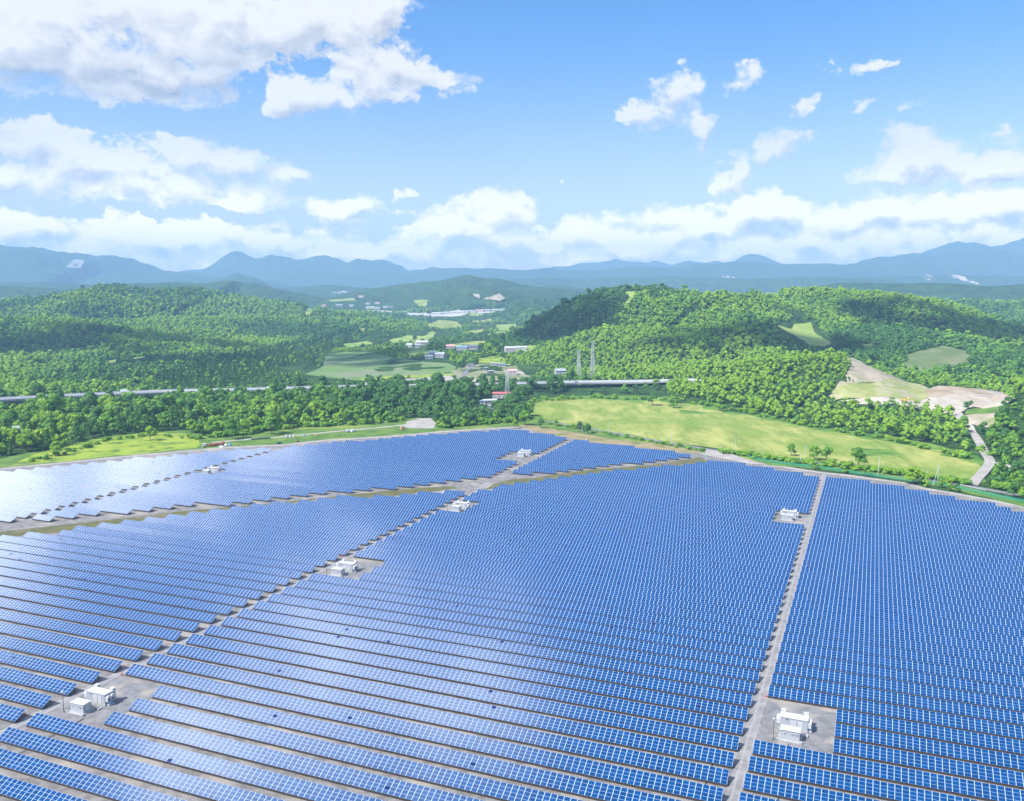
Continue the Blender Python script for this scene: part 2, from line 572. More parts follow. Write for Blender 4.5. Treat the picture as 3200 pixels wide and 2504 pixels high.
def inpoly(x, y, poly):
    x, y = np.asarray(x), np.asarray(y)
    c = np.zeros(x.shape, bool)
    P = np.asarray(poly)
    j = len(P) - 1
    for i in range(len(P)):
        xi, yi, xj, yj = P[i][0], P[i][1], P[j][0], P[j][1]
        if yi != yj:
            c ^= ((yi > y) != (yj > y)) & (x < (xj - xi) * (y - yi) / (yj - yi) + xi)
        j = i
    return c


def clip_poly(poly, x0, x1, y0, y1):
    for ax, lim, sgn in ((0, x0, 1), (0, x1, -1), (1, y0, 1), (1, y1, -1)):
        out = []
        for i in range(len(poly)):
            a, b = poly[i - 1], poly[i]
            ia, ib = (a[ax] - lim) * sgn >= 0, (b[ax] - lim) * sgn >= 0
            if ia != ib:
                tt = (lim - a[ax]) / (b[ax] - a[ax])
                out.append((a[0] + tt * (b[0] - a[0]), a[1] + tt * (b[1] - a[1])))
            if ib:
                out.append(b)
        poly = out
        if not poly:
            return []
    return poly


def wobble(poly, amp, step):
    """roughen an outline with small irregular steps"""
    out = []
    n = len(poly)
    for i in range(n):
        a, b = np.array(poly[i]), np.array(poly[(i + 1) % n])
        L = np.hypot(*(b - a))
        k = max(1, int(L / step))
        nr = np.array([-(b - a)[1], (b - a)[0]]) / max(L, 1e-6)
        for j in range(k):
            p = a + (b - a) * j / k
            out.append(tuple(p + nr * (vnoise(p[0], p[1], step * 1.7) - 0.5) * 2 * amp))
    return out


def drape(name, poly, m, off, cell=25.0, kind='structure'):
    P = np.asarray(poly)
    x0, y0 = P.min(0)
    x1, y1 = P.max(0)
    vs, fs, idx = [], [], {}

    def vid(p):
        k = (round(p[0], 3), round(p[1], 3))
        if k not in idx:
            idx[k] = len(vs)
            vs.append(k)
        return idx[k]
    poly = [tuple(map(float, p)) for p in poly]
    ny = max(1, math.ceil((y1 - y0) / cell))
    nx = max(1, math.ceil((x1 - x0) / cell))
    for j in range(ny):
        row = clip_poly(poly, x0 - 1, x1 + 1, y0 + j * cell, y0 + (j + 1) * cell)
        if not row:
            continue
        for i in range(nx):
            c = clip_poly(row, x0 + i * cell, x0 + (i + 1) * cell, y0 + j * cell, y0 + (j + 1) * cell)
            ids = []
            for p in c:
                q = vid(p)
                if not ids or ids[-1] != q:
                    ids.append(q)
            if len(ids) > 1 and ids[0] == ids[-1]:
                ids.pop()
            if len(set(ids)) >= 3 and len(set(ids)) == len(ids):
                fs.append(ids)
    V = np.array(vs)
    z = H(V[:, 0], V[:, 1]) + off
    me = np_mesh(name, np.column_stack([V, z]), fs)
    bm = bmesh.new()
    bm.from_mesh(me)
    bmesh.ops.triangulate(bm, faces=bm.faces)
    bmesh.ops.recalc_face_normals(bm, faces=bm.faces)
    for f in bm.faces:
        if f.normal.z < 0:
            f.normal_flip()
    bm.to_mesh(me)
    bm.free()
    me.polygons.foreach_set('use_smooth', np.ones(len(me.polygons), bool))
    return tag(obj(name, me, m), kind=kind)


def band(pts, w):
    """a strip polygon of width w along a centre line (w may be a list)"""
    P = np.asarray(pts, float)
    W = np.broadcast_to(np.asarray(w, float), (len(P),))
    L, R = [], []
    for i in range(len(P)):
        d = P[min(i + 1, len(P) - 1)] - P[max(i - 1, 0)]
        d /= np.hypot(*d)
        n = np.array([-d[1], d[0]])
        L.append(tuple(P[i] + n * W[i] / 2))
        R.append(tuple(P[i] - n * W[i] / 2))
    return L + R[::-1]


def smooth_line(pts, n=6):
    P = [np.array(p, float) for p in pts]
    P = [2 * P[0] - P[1]] + P + [2 * P[-1] - P[-2]]
    out = []
    for i in range(1, len(P) - 2):
        for k in range(n):
            t = k / n
            out.append(tuple(0.5 * (2 * P[i] + (P[i + 1] - P[i - 1]) * t + (2 * P[i - 1] - 5 * P[i] + 4 * P[i + 1] - P[i + 2]) * t * t + (3 * P[i] - P[i - 1] - 3 * P[i + 1] + P[i + 2]) * t ** 3)))
    out.append(tuple(P[-2]))
    return out


# solar site frame: u along the rows, v across them
AZ = math.atan2(1142, math.hypot(F, 354))
U = np.array([math.cos(AZ), -math.sin(AZ)])
V = np.array([math.sin(AZ), math.cos(AZ)])
ROT = -AZ


def uvw(u, v):
    p = U * u + V * v
    return float(p[0]), float(p[1])


# ------------------------------------------------------------------ ground materials
def land_material():
    m, t, p = mat('woodland_ground')
    pos = geo_pos(t)
    f = ramp(t, noise(t, pos, 0.012, 6, 0.6), 0.36, 0.64)
    f2 = ramp(t, noise(t, pos, 0.06, 4, 0.6), 0.3, 0.7)
    col = mix(t, f, (0.016, 0.045, 0.016), (0.036, 0.082, 0.022))
    col = mix(t, mth(t, 'MULTIPLY', f2, 0.6), col, (0.055, 0.110, 0.028))
    vo = nn(t, 'ShaderNodeTexVoronoi', feature='F1')
    vo.inputs['Scale'].default_value = 0.075
    t.links.new(pos, vo.inputs['Vector'])
    bp = nn(t, 'ShaderNodeBump')
    bp.inputs['Strength'].default_value = 1.0
    bp.inputs['Distance'].default_value = 9.0
    t.links.new(mth(t, 'MULTIPLY', vo.outputs['Distance'], -0.08), bp.inputs['Height'])
    hn = mth(t, 'ADD', mth(t, 'MULTIPLY', vo.outputs['Distance'], -0.07), mth(t, 'MULTIPLY', noise(t, pos, 0.02, 5, 0.6), 4.0))
    t.links.new(hn, bp.inputs['Height'])
    t.links.new(bp.outputs[0], p.inputs['Normal'])
    # pale cliffs on the face of the far plateau
    sep = nn(t, 'ShaderNodeSeparateXYZ')
    t.links.new(pos, sep.inputs[0])
    cl = nn(t, 'ShaderNodeMapping')
    cl.inputs['Scale'].default_value = (0.0045, 0.0006, 0.006)
    t.links.new(pos, cl.inputs[0])
    c = ramp(t, noise(t, cl.outputs[0], 1.0, 6, 0.7), 0.60, 0.66)
    yb = mth(t, 'MULTIPLY', ramp(t, sep.outputs[1], 6900, 7300), ramp(t, sep.outputs[1], 9500, 9000))
    zb = mth(t, 'MULTIPLY', ramp(t, sep.outputs[2], 110, 150), ramp(t, sep.outputs[2], 280, 240))
    c = mth(t, 'MULTIPLY', c, mth(t, 'MULTIPLY', yb, zb))
    c = mth(t, 'MULTIPLY', c, ramp(t, sep.outputs[0], -1200, -200))
    col = mix(t, c, col, (0.55, 0.45, 0.36))
    t.links.new(col, p.inputs['Base Color'])
    p.inputs['Roughness'].default_value = 0.95
    p.inputs['Specular IOR Level'].default_value = 0.05
    return m


M = {}
M['land'] = land_material()
M['gravel'] = noisy('yard_gravel', (0.21, 0.20, 0.195), (0.33, 0.32, 0.31), 0.3, c3=(0.42, 0.385, 0.34), scale3=0.06, detail=8)
M['olive'] = noisy('dry_verge', (0.125, 0.14, 0.045), (0.19, 0.18, 0.075), 0.12, c3=(0.24, 0.20, 0.13), scale3=0.05)
M['lime'] = noisy('lush_grass', (0.20, 0.33, 0.035), (0.36, 0.46, 0.05), 0.05, c3=(0.09, 0.20, 0.025), scale3=0.09, lo=0.25, hi=0.6)
M['verge'] = noisy('green_verge', (0.09, 0.20, 0.03), (0.17, 0.29, 0.05), 0.08, c3=(0.28, 0.36, 0.07), scale3=0.03)


def meadow_material():
    m, t, p = mat('hay_meadow')
    pos = geo_pos(t)
    mp = nn(t, 'ShaderNodeMapping')
    mp.inputs['Rotation'].default_value = (0, 0, 0.5)
    mp.inputs['Scale'].default_value = (1.0, 0.3, 1)
    t.links.new(pos, mp.inputs[0])
    a = ramp(t, noise(t, mp.outputs[0], 0.055, 9, 0.68, 0.6), 0.34, 0.66)
    col = mix(t, a, (0.130, 0.195, 0.034), (0.330, 0.330, 0.100))
    b = ramp(t, noise(t, pos, 0.011, 4, 0.6), 0.44, 0.62)
    col = mix(t, mth(t, 'MULTIPLY', b, 0.75), col, (0.120, 0.205, 0.030))
    c = ramp(t, noise(t, mp.outputs[0], 0.35, 5, 0.7), 0.5, 0.75)
    col = mix(t, mth(t, 'MULTIPLY', c, 0.6), col, (0.42, 0.385, 0.175))
    t.links.new(col, p.inputs['Base Color'])
    p.inputs['Roughness'].default_value = 0.95
    p.inputs['Specular IOR Level'].default_value = 0.1
    bp = nn(t, 'ShaderNodeBump')
    bp.inputs['Strength'].default_value = 0.8
    bp.inputs['Distance'].default_value = 0.8
    t.links.new(noise(t, pos, 0.25, 6, 0.7), bp.inputs['Height'])
    t.links.new(bp.outputs[0], p.inputs['Normal'])
    return m


M['meadow'] = meadow_material()
M['field'] = noisy('grey_green_field', (0.15, 0.27, 0.07), (0.21, 0.32, 0.10), 0.02, c3=(0.27, 0.29, 0.19), scale3=0.008)
M['farfield'] = noisy('pale_field', (0.22, 0.38, 0.06), (0.40, 0.48, 0.13), 0.02)
M['asphalt'] = noisy('road_asphalt', (0.23, 0.235, 0.25), (0.29, 0.295, 0.31), 0.15)
M['dirt'] = noisy('pale_track', (0.42, 0.39, 0.36), (0.54, 0.50, 0.46), 0.12)
M['quarry'] = noisy('quarry_floor', (0.50, 0.44, 0.36), (0.64, 0.57, 0.47), 0.06, c3=(0.45, 0.35, 0.24), scale3=0.018)
M['red_soil'] = noisy('reddish_soil', (0.42, 0.31, 0.20), (0.56, 0.46, 0.34), 0.05)
M['scar'] = noisy('bare_slope', (0.40, 0.35, 0.25), (0.56, 0.48, 0.37), 0.06, c3=(0.24, 0.30, 0.10), scale3=0.04, lo=0.3)
M['terrace'] = noisy('terrace_grass', (0.30, 0.36, 0.10), (0.46, 0.46, 0.20), 0.06, c3=(0.52, 0.47, 0.34), scale3=0.05)
M['concrete'] = noisy('concrete', (0.50, 0.49, 0.47), (0.62, 0.61, 0.59), 0.3)
M['sandpile'] = noisy('spoil_heap_sand', (0.45, 0.38, 0.30), (0.58, 0.50, 0.40), 0.2)
M['kerb_paint'] = plain('road_paint', (0.75, 0.75, 0.73))


# ------------------------------------------------------------------ terrain sheet
def build_ground():
    a1 = np.radians(np.linspace(-62, 62, 560))
    a2 = np.radians(np.linspace(62, 298, 60)[1:-1])
    ang = np.concatenate([a1, a2])
    r = np.concatenate([[8.0], np.geomspace(30, 1000, 120), np.geomspace(1000, 4500, 300)[1:], np.geomspace(4500, 15500, 190)[1:]])
    A, Rr = np.meshgrid(ang, r)
    X, Y = np.sin(A) * Rr, np.cos(A) * Rr
    Z = H(X, Y)
    n, k = A.shape
    idx = np.arange(n * k).reshape(n, k)
    nx = np.roll(idx, -1, axis=1)
    q = np.stack([idx[:-1], idx[1:], nx[1:], nx[:-1]], -1).reshape(-1, 4)
    verts = np.column_stack([X.ravel(), Y.ravel(), Z.ravel()])
    verts = np.vstack([verts, [[0, 0, 0]]])
    me = bpy.data.meshes.new('ground')
    faces = q[:, ::-1]
    me = np_mesh('ground', verts, np.ascontiguousarray(faces), True)
    tag(obj('ground', me, M['land']), kind='structure')
    return verts[:, 2].max()


ZMAX = build_ground()

# ------------------------------------------------------------------ site outlines (u, v on the ground)
TOP_FAR = [(-640, 280), (-575, 338), (-532, 400), (-488, 466), (-447, 519), (-415, 543), (-398, 572), (-361, 607), (-326, 652), (-283, 691), (-263, 682), (-244, 677), (-224, 664), (-202, 656), (-163, 646), (-133, 640), (-113, 632), (-100, 622), (-85, 615), (-65, 608), (-29, 593), (-6, 588.5), (24, 578), (32, 568), (51, 559), (70, 547), (80, 540), (110, 517), (150, 488), (220, 430)]
STRIP_LO = [(-640, 10), (-520, 160), (-394, 294), (-376, 311), (-358, 340), (-317, 392), (-294, 421), (-262, 441), (-230, 466), (-217, 468), (-209, 488), (-204, 495), (-178, 531), (-160, 556), (-102, 615)]
STRIP_HI = [(-640, 60), (-520, 195), (-394, 310), (-376, 331), (-366, 341), (-340, 371), (-318, 383), (-311, 393), (-293, 419), (-256, 452), (-237, 481), (-220, 498), (-208, 505), (-197, 517), (-178, 542), (-142, 582), (-105, 626)]


def scaled(poly, z):
    k = (CAMH - z) / CAMH
    P = np.array(poly, float) * k
    return P[:, 0], P[:, 1]


def ground_from_uv(poly):
    return [uvw(u, v) for u, v in poly]


# gravel yard: follows the far edge of the rows with a perimeter lane
edge = [(u - 2, v + 9) for u, v in TOP_FAR]
yard = [(-640, -60)] + edge + [(260, 380), (260, -60)]
yard_xy = ground_from_uv(yard)
drape('gravel_yard', yard_xy, M['gravel'], 0.03, 60)
# dry verge between the upper and lower blocks, broken by the crossing lane
lo = [(u * .982, v * .982 - 3) for u, v in STRIP_LO]
vt_l = hits([(-160, 1682), (0, 1662), (169, 1644), (399, 1618), (586, 1597), (800, 1579), (1005, 1556), (1203, 1535), (1330, 1524), (1419, 1520), (1428, 1527)])
vt_r = hits([(1516, 1530), (1545, 1512), (1600, 1498), (1668, 1493), (1754, 1480), (1846, 1469), (1907, 1463), (2020, 1455), (2110, 1443), (2190, 1430)])
vt_l = [(float(np.dot(p, U)), float(np.dot(p, V))) for p in vt_l]
vt_r = [(float(np.dot(p, U)), float(np.dot(p, V))) for p in vt_r]
left = [p for p in lo if -560 < p[0] < -232] + vt_l[::-1]
right = [p for p in lo if -206 < p[0]] + vt_r[::-1]
drape('dry_verge', wobble(ground_from_uv(left), 0.7, 9), M['olive'], 0.07, 40)
drape('dry_verge', wobble(ground_from_uv(right), 0.7, 9), M['olive'], 0.07, 40)
# lanes inside the yard, a little paler and smoother
def lane_material():
    m, t, p = mat('packed_lane')
    pos = geo_pos(t)
    ld = vmth(t, 'DOT_PRODUCT', pos, (float(U[0]), float(U[1]), 0))
    wob = mth(t, 'MULTIPLY', noise(t, pos, 0.05, 2), 1.6)
    tr = mth(t, 'SINE', mth(t, 'MULTIPLY', mth(t, 'ADD', ld, wob), 3.4))
    f = ramp(t, noise(t, pos, 0.3, 7, 0.65), 0.35, 0.65)
    col = mix(t, f, (0.16, 0.157, 0.16), (0.235, 0.23, 0.23))
    col = mix(t, ramp(t, tr, 0.1, 0.9, 0, .5), col, (0.29, 0.28, 0.275))
    t.links.new(col, p.inputs['Base Color'])
    p.inputs['Roughness'].default_value = 0.95
    return m


lane_m = lane_material()
drape('lane', ground_from_uv(band([(-26.0, 20), (-26.0, 594)], 3.4)), lane_m, 0.06, 60)
drape('lane', ground_from_uv(band([(-213.8, 40), (-213.8, 462), (-217, 490)], 3.2)), lane_m, 0.06, 60)
drape('lane', ground_from_uv(band([(u + .5, v + 4.5) for u, v in TOP_FAR if u < 100][1:], 4.5)), M['dirt'], 0.08, 40)
STATIONS = [(-206.7, 171.3, 165, 192, -192), (-206.4, 301.2, 295, 320, -193), (-207.0, 415.6, 408, 434, -195), (-18.3, 232.2, 226, 252, -5)]
for k, (u, v, a, b, ue) in enumerate(STATIONS):
    drape('station_pad', wobble(ground_from_uv([(u - 5.5, a + 2), (ue + 0.2, a + 2), (ue + 0.2, b + 2), (u - 5.5, b + 2)]), 0.5, 5), noisy('pad_gravel', (0.22, 0.22, 0.23), (0.31, 0.31, 0.32), 0.35, c3=(0.43, 0.39, 0.34), scale3=0.13, detail=8) if k == 0 else bpy.data.materials['pad_gravel'], 0.09, 30)

# ------------------------------------------------------------------ fields, roads and bare ground
treeline = S([(-120, 995), (0, 978), (60, 966), (120, 958), (200, 934), (270, 925), (340, 921), (400, 917), (430, 930), (520, 926), (560, 917), (640, 909), (700, 906), (760, 904), (860, 893), (895, 891), (925, 897), (935, 912), (1040, 905), (1120, 897), (1150, 893)])
far_edge = ground_from_uv([(u - 2, v + 9) for u, v in TOP_FAR if u < -262])
grass_margin = treeline + far_edge[::-1]
drape('grass_margin', grass_margin, M['verge'], 0.05, 40)
lush = S([(30, 986), (75, 968), (130, 958), (205, 935), (275, 927), (345, 923), (395, 925), (425, 936), (432, 947), (420, 955), (270, 971), (130, 985)])
drape('lush_meadow', wobble(lush, 3, 12), M['lime'], 0.10, 30)
track = smooth_line(S([(452, 944), (520, 938), (600, 932), (700, 922), (800, 913), (875, 905), (930, 902)]))
drape('site_track', band(track, 5.0), M['dirt'], 0.14, 30)
parking = S([(868, 899), (893, 893), (918, 892), (929, 903), (925, 914), (880, 914), (860, 911)])
drape('parking_ground', parking, M['dirt'], 0.17, 20)
meadow = S([(1122, 862), (1160, 855), (1260, 850), (1370, 851), (1440, 857), (1510, 866), (1580, 882), (1690, 908), (1800, 927), (1900, 944), (2000, 962), (2070, 985), (2092, 1004), (2085, 1022), (2050, 1030), (1980, 1012), (1800, 987), (1650, 972), (1520, 955), (1400, 938), (1290, 918), (1190, 900), (1140, 885)])
margin = S([(1108, 858), (1150, 848), (1260, 843), (1380, 843), (1455, 850), (1530, 862), (1600, 878), (1700, 902), (1810, 920), (1910, 934), (2010, 952), (2085, 972), (2110, 1000), (2105, 1028), (2060, 1036), (1980, 1016), (1800, 990), (1650, 975), (1520, 957), (1400, 940), (1290, 921), (1185, 903), (1130, 890)])
drape('meadow_margin', wobble(margin, 5, 12), noisy('rank_grass', (0.08, 0.20, 0.025), (0.17, 0.33, 0.04), 0.07, c3=(0.26, 0.38, 0.06), scale3=0.03), 0.04, 30)
drape('hay_meadow', wobble(meadow, 5, 11), M['meadow'], 0.05, 30)
verge_r = S([(1105, 908), (1150, 893), (1190, 902), (1300, 923), (1400, 942), (1520, 960), (1640, 975), (1800, 991), (1980, 1017), (2050, 1036), (2140, 1058), (2183, 1068), (2300, 1095), (2300, 1110), (2183, 1082), (2090, 1058), (1990, 1034), (1860, 1014), (1720, 998), (1600, 990), (1540, 974), (1460, 958), (1340, 943), (1200, 926), (1130, 914)])
drape('roadside_verge', wobble(verge_r, 0.8, 12), M['verge'], 0.09, 30)
bank = S([(1104, 908), (1118, 906), (1200, 918), (1300, 936), (1400, 947), (1480, 959), (1500, 966), (1470, 967), (1390, 957), (1290, 947), (1200, 933), (1135, 918)])
drape('dry_bank', wobble(bank, 0.8, 9), noisy('straw_bank', (0.33, 0.28, 0.13), (0.44, 0.35, 0.20), 0.1, c3=(0.2, 0.24, 0.08), scale3=0.06), 0.13, 30)
road = smooth_line(S([(1168, 899), (1300, 922), (1400, 940), (1500, 957), (1560, 966), (1640, 977), (1740, 987), (1850, 1002), (1960, 1019), (2060, 1036), (2130, 1049), (2220, 1066), (2340, 1090)]))
drape('side_road', band(road, 6.0), M['asphalt'], 0.17, 30)
apron = S([(1500, 958), (1545, 964), (1570, 972), (1600, 982), (1640, 992), (1600, 990), (1540, 978), (1505, 968)])
drape('gate_apron', apron, M['dirt'], 0.19, 20)
qfloor = S([(1790, 857), (1850, 850), (1900, 849), (1945, 856), (1985, 846), (1975, 838), (2000, 824), (2040, 826), (2085, 830), (2140, 838), (2166, 850), (2150, 860), (2130, 868), (2098, 874), (2060, 873), (2045, 884), (2005, 878), (1950, 870), (1880, 866), (1830, 862)])
qroad = smooth_line(S([(2030, 880), (2050, 897), (2068, 915), (2085, 940), (2098, 965), (2110, 985), (2100, 1003), (2085, 1020), (2072, 1036)]))
scar = S([(1806, 752), (1815, 762), (1840, 775), (1870, 790), (1905, 803), (1930, 812), (1968, 822), (1982, 834), (1985, 846), (1945, 856), (1900, 849), (1850, 850), (1775, 856), (1768, 845), (1785, 826), (1800, 806), (1812, 785), (1805, 765)])
scar_top = S([(1806, 752), (1815, 762), (1840, 775), (1870, 790), (1905, 803), (1925, 812), (1880, 815), (1830, 818), (1785, 826), (1800, 806), (1812, 785), (1805, 765)])
terr = S([(1785, 826), (1830, 818), (1880, 815), (1925, 812), (1968, 822), (1982, 834), (1985, 846), (1945, 856), (1900, 849), (1850, 850), (1775, 856), (1768, 845)])
drape('bare_slope', wobble(scar_top, 2, 8), M['scar'], 0.5, 8)
drape('terraced_slope', wobble(terr, 2, 8), M['terrace'], 0.55, 8)
drape('quarry_floor', wobble(qfloor, 2, 9), M['quarry'], 0.6, 9)
redp = S([(1970, 836), (2000, 824), (2085, 831), (2150, 842), (2160, 850), (2100, 842), (2040, 840), (1995, 848)])
drape('reddish_bank', wobble(redp, 1.5, 8), M['red_soil'], 0.7, 9)
qw = [9, 8, 7] + [6.5] * (len(qroad) - 3)
drape('quarry_road', band(qroad, qw), M['dirt'], 0.65, 8)
spur = smooth_line(S([(2108, 988), (2130, 990), (2145, 994), (2162, 1003)]), 4)
drape('quarry_spur', band(spur, [5] * (len(spur) - 3) + [4, 3, 1.5]), M['dirt'], 0.72, 8)
loam = S([(2050, 888), (2090, 882), (2120, 880), (2125, 895), (2118, 915), (2100, 912), (2070, 905)])
drape('pale_bank', wobble(loam, 1.5, 6), M['scar'], 0.5, 8)
gb = S([(2058, 876), (2095, 873), (2130, 868), (2132, 880), (2100, 883), (2060, 885)])
drape('grass_bank', wobble(gb, 1, 6), M['verge'], 0.66, 8)
ridge_meadow = S([(1655, 695), (1690, 690), (1730, 688), (1738, 705), (1755, 722), (1772, 735), (1758, 742), (1722, 738), (1690, 716), (1665, 703)])
drape('hill_pasture', wobble(ridge_meadow, 5, 25), M['farfield'], 1.0, 15)
low_past = S([(1835, 735), (1862, 735), (1858, 757), (1838, 752)])
drape('hill_pasture', low_past, M['verge'], 1.0, 15)
green_cut = S([(1925, 760), (1960, 748), (2010, 738), (2060, 750), (2072, 772), (2040, 790), (1970, 798), (1935, 785)])
drape('grassy_cut', wobble(green_cut, 5, 20), noisy('thin_grass', (0.15, 0.22, 0.07), (0.24, 0.27, 0.12), 0.03), 1.0, 15)
top_clear = S([(1328, 624), (1352, 622), (1376, 623), (1362, 636), (1340, 652), (1330, 652), (1338, 640)])
drape('hilltop_clearing', wobble(top_clear, 5, 25), M['farfield'], 1.2, 15)
top_clear2 = S([(1600, 625), (1640, 624), (1660, 630), (1640, 640), (1622, 634)])
drape('hilltop_clearing', top_clear2, M['farfield'], 1.5, 15)
mid_field = S([(688, 760), (735, 750), (790, 752), (850, 765), (900, 772), (955, 775), (968, 782), (968, 800), (900, 806), (830, 803), (768, 812), (700, 805), (655, 798), (690, 780)])
drape('valley_field', wobble(mid_field, 6, 30), M['field'], 0.1, 40)
mid_strip = S([(770, 806), (860, 801), (962, 796), (968, 801), (900, 806), (830, 808), (768, 813)])
drape('valley_field', wobble(mid_strip, 2, 20), M['lime'], 0.3, 40)
mid_bare = S([(768, 817), (830, 811), (900, 806), (962, 801), (970, 808), (940, 822), (860, 824), (780, 826)])
drape('bare_lot', wobble(mid_bare, 3, 15), M['dirt'], 0.4, 40)
farm_field = S([(1015, 765), (1060, 758), (1080, 768), (1072, 778), (1015, 778)])
drape('valley_field', farm_field, M['lime'], 0.1, 40)
yards = S([(965, 790), (1000, 776), (1075, 776), (1100, 780), (1120, 800), (1200, 808), (1215, 815), (1100, 822), (985, 822), (972, 806)])
drape('village_yard', wobble(yards, 3, 20), noisy('village_ground', (0.20, 0.26, 0.09), (0.34, 0.33, 0.2), 0.04, c3=(0.5, 0.46, 0.4), scale3=0.02), 0.1, 40)
small = [[(1100, 745), (1130, 735), (1150, 742), (1120, 752)], [(800, 690), (850, 684), (870, 692), (815, 698)], [(640, 668), (700, 662), (720, 668), (660, 674)], [(945, 735), (1010, 728), (1060, 732), (1040, 740), (960, 742)], [(860, 752), (905, 746), (930, 752), (880, 760)], [(1000, 684), (1045, 680), (1060, 686), (1010, 690)], [(730, 735), (780, 728), (800, 734), (750, 742)], [(910, 690), (935, 682), (975, 685), (985, 700), (940, 702), (912, 700)], [(832, 726), (868, 716), (905, 718), (922, 706), (930, 712), (905, 730), (850, 735)], [(985, 708), (1030, 702), (1090, 706), (1092, 713), (1040, 716), (990, 714)],
         [(1055, 693), (1100, 690), (1125, 700), (1080, 704)], [(760, 700), (788, 701), (800, 706), (765, 708)], [(700, 640), (755, 636), (760, 641), (705, 644)], [(880, 642), (912, 640), (908, 654), (898, 657)],
         [(205, 776), (245, 768), (320, 760), (335, 764), (300, 772), (240, 780)], [(880, 732), (900, 730), (900, 738), (884, 740)], [(1000, 668), (1060, 664), (1090, 667), (1050, 672), (1000, 674)]]
FIELDS = []
for i, q in enumerate(small):
    g_ = S(q)
    FIELDS.append(g_)
    drape('valley_field' if i != 14 else 'hill_pasture', wobble(g_, 4, 40), M['farfield'] if i % 2 == 0 else M['meadow'], 1.0, 60)
town_ground = S([(780, 662), (900, 668), (1000, 664), (1085, 658), (1090, 663), (1000, 672), (920, 676), (800, 670)])
drape('town_ground', wobble(town_ground, 5, 60), M['concrete'], 1.2, 80)
vroad = smooth_line(S([(957, 836), (975, 815), (992, 795), (1004, 782), (1015, 770)]))
drape('valley_road', band(vroad, 7), M['asphalt'], 0.5, 20)
quarry_far = [S([(1030, 640), (1050, 632), (1066, 628), (1078, 640), (1062, 645)]), S([(1008, 628), (1022, 630), (1024, 638), (1012, 634)])]
for q in quarry_far:
    drape('far_quarry', wobble(q, 6, 40), M['scar'], 4.0, 40)
logged = S([(143, 573), (160, 556), (182, 558), (172, 575)])
drape('logged_slope', wobble(logged, 25, 150), noisy('clear_felled', (0.42, 0.40, 0.34), (0.5, 0.47, 0.42), 0.004), 12.0, 150)

HOUSEPX = [(1319, 1080), (1280, 1086), (1304, 1087), (1407, 1090), (1443, 1094), (1473, 1093), (1352, 1112), (1376, 1118), (1340, 1122), (1603, 1099), (1630, 1097), (1602, 1171), (1750, 1170), (1567, 1244), (1530, 1263), (1541, 1277), (1513, 1262)]
CLEAR = []
for _x, _y in hits(HOUSEPX):
    _r = math.hypot(_x, _y)
    _d = np.array([_x, _y]) / _r
    _n = np.array([_d[1], -_d[0]])
    _c = np.array([_x, _y])
    CLEAR.append([tuple(_c + _n * a + _d * b) for a, b in ((-17, 14), (17, 14), (17, -_r * 0.055), (-17, -_r * 0.055))])
clear_meadow = S([(1645, 688), (1690, 683), (1735, 682), (1748, 700), (1765, 718), (1785, 738), (1775, 752), (1740, 752), (1700, 735), (1660, 712)])
OPEN = [margin, clear_meadow, *CLEAR, grass_margin, lush, meadow, verge_r, bank, parking, qfloor, scar, redp, loam, gb, ridge_meadow, low_past, green_cut, top_clear, top_clear2, mid_field, mid_strip, mid_bare, farm_field, yards, town_ground,
        band(qroad, 13), band(spur, 10), band(vroad, 16), apron, band(road, 12)] + FIELDS + quarry_far
OPEN.append([uvw(u, v) for u, v in [(-900, -200)] + [(u - 4, v + 11) for u, v in TOP_FAR] + [(500, 300), (500, -200)]])

# highway on its embankment and viaduct
HW_L = smooth_line(hits([(-220, 1282), (0, 1268), (250, 1254), (520, 1242), (700, 1238), (900, 1232), (1130, 1226), (1400, 1222), (1640, 1216), (1800, 1210), (2000, 1204), (2110, 1198), (2200, 1196)]), 4)
OPEN.append(band(HW_L, 34))
HWP = np.array(HW_L)
# ------------------------------------------------------------------ solar rows
TILT, SLOPE, LOWZ = math.radians(26), 4.1, 0.8
ROWV, PITCHV, COLW = 203.8, 8.69, 1.6


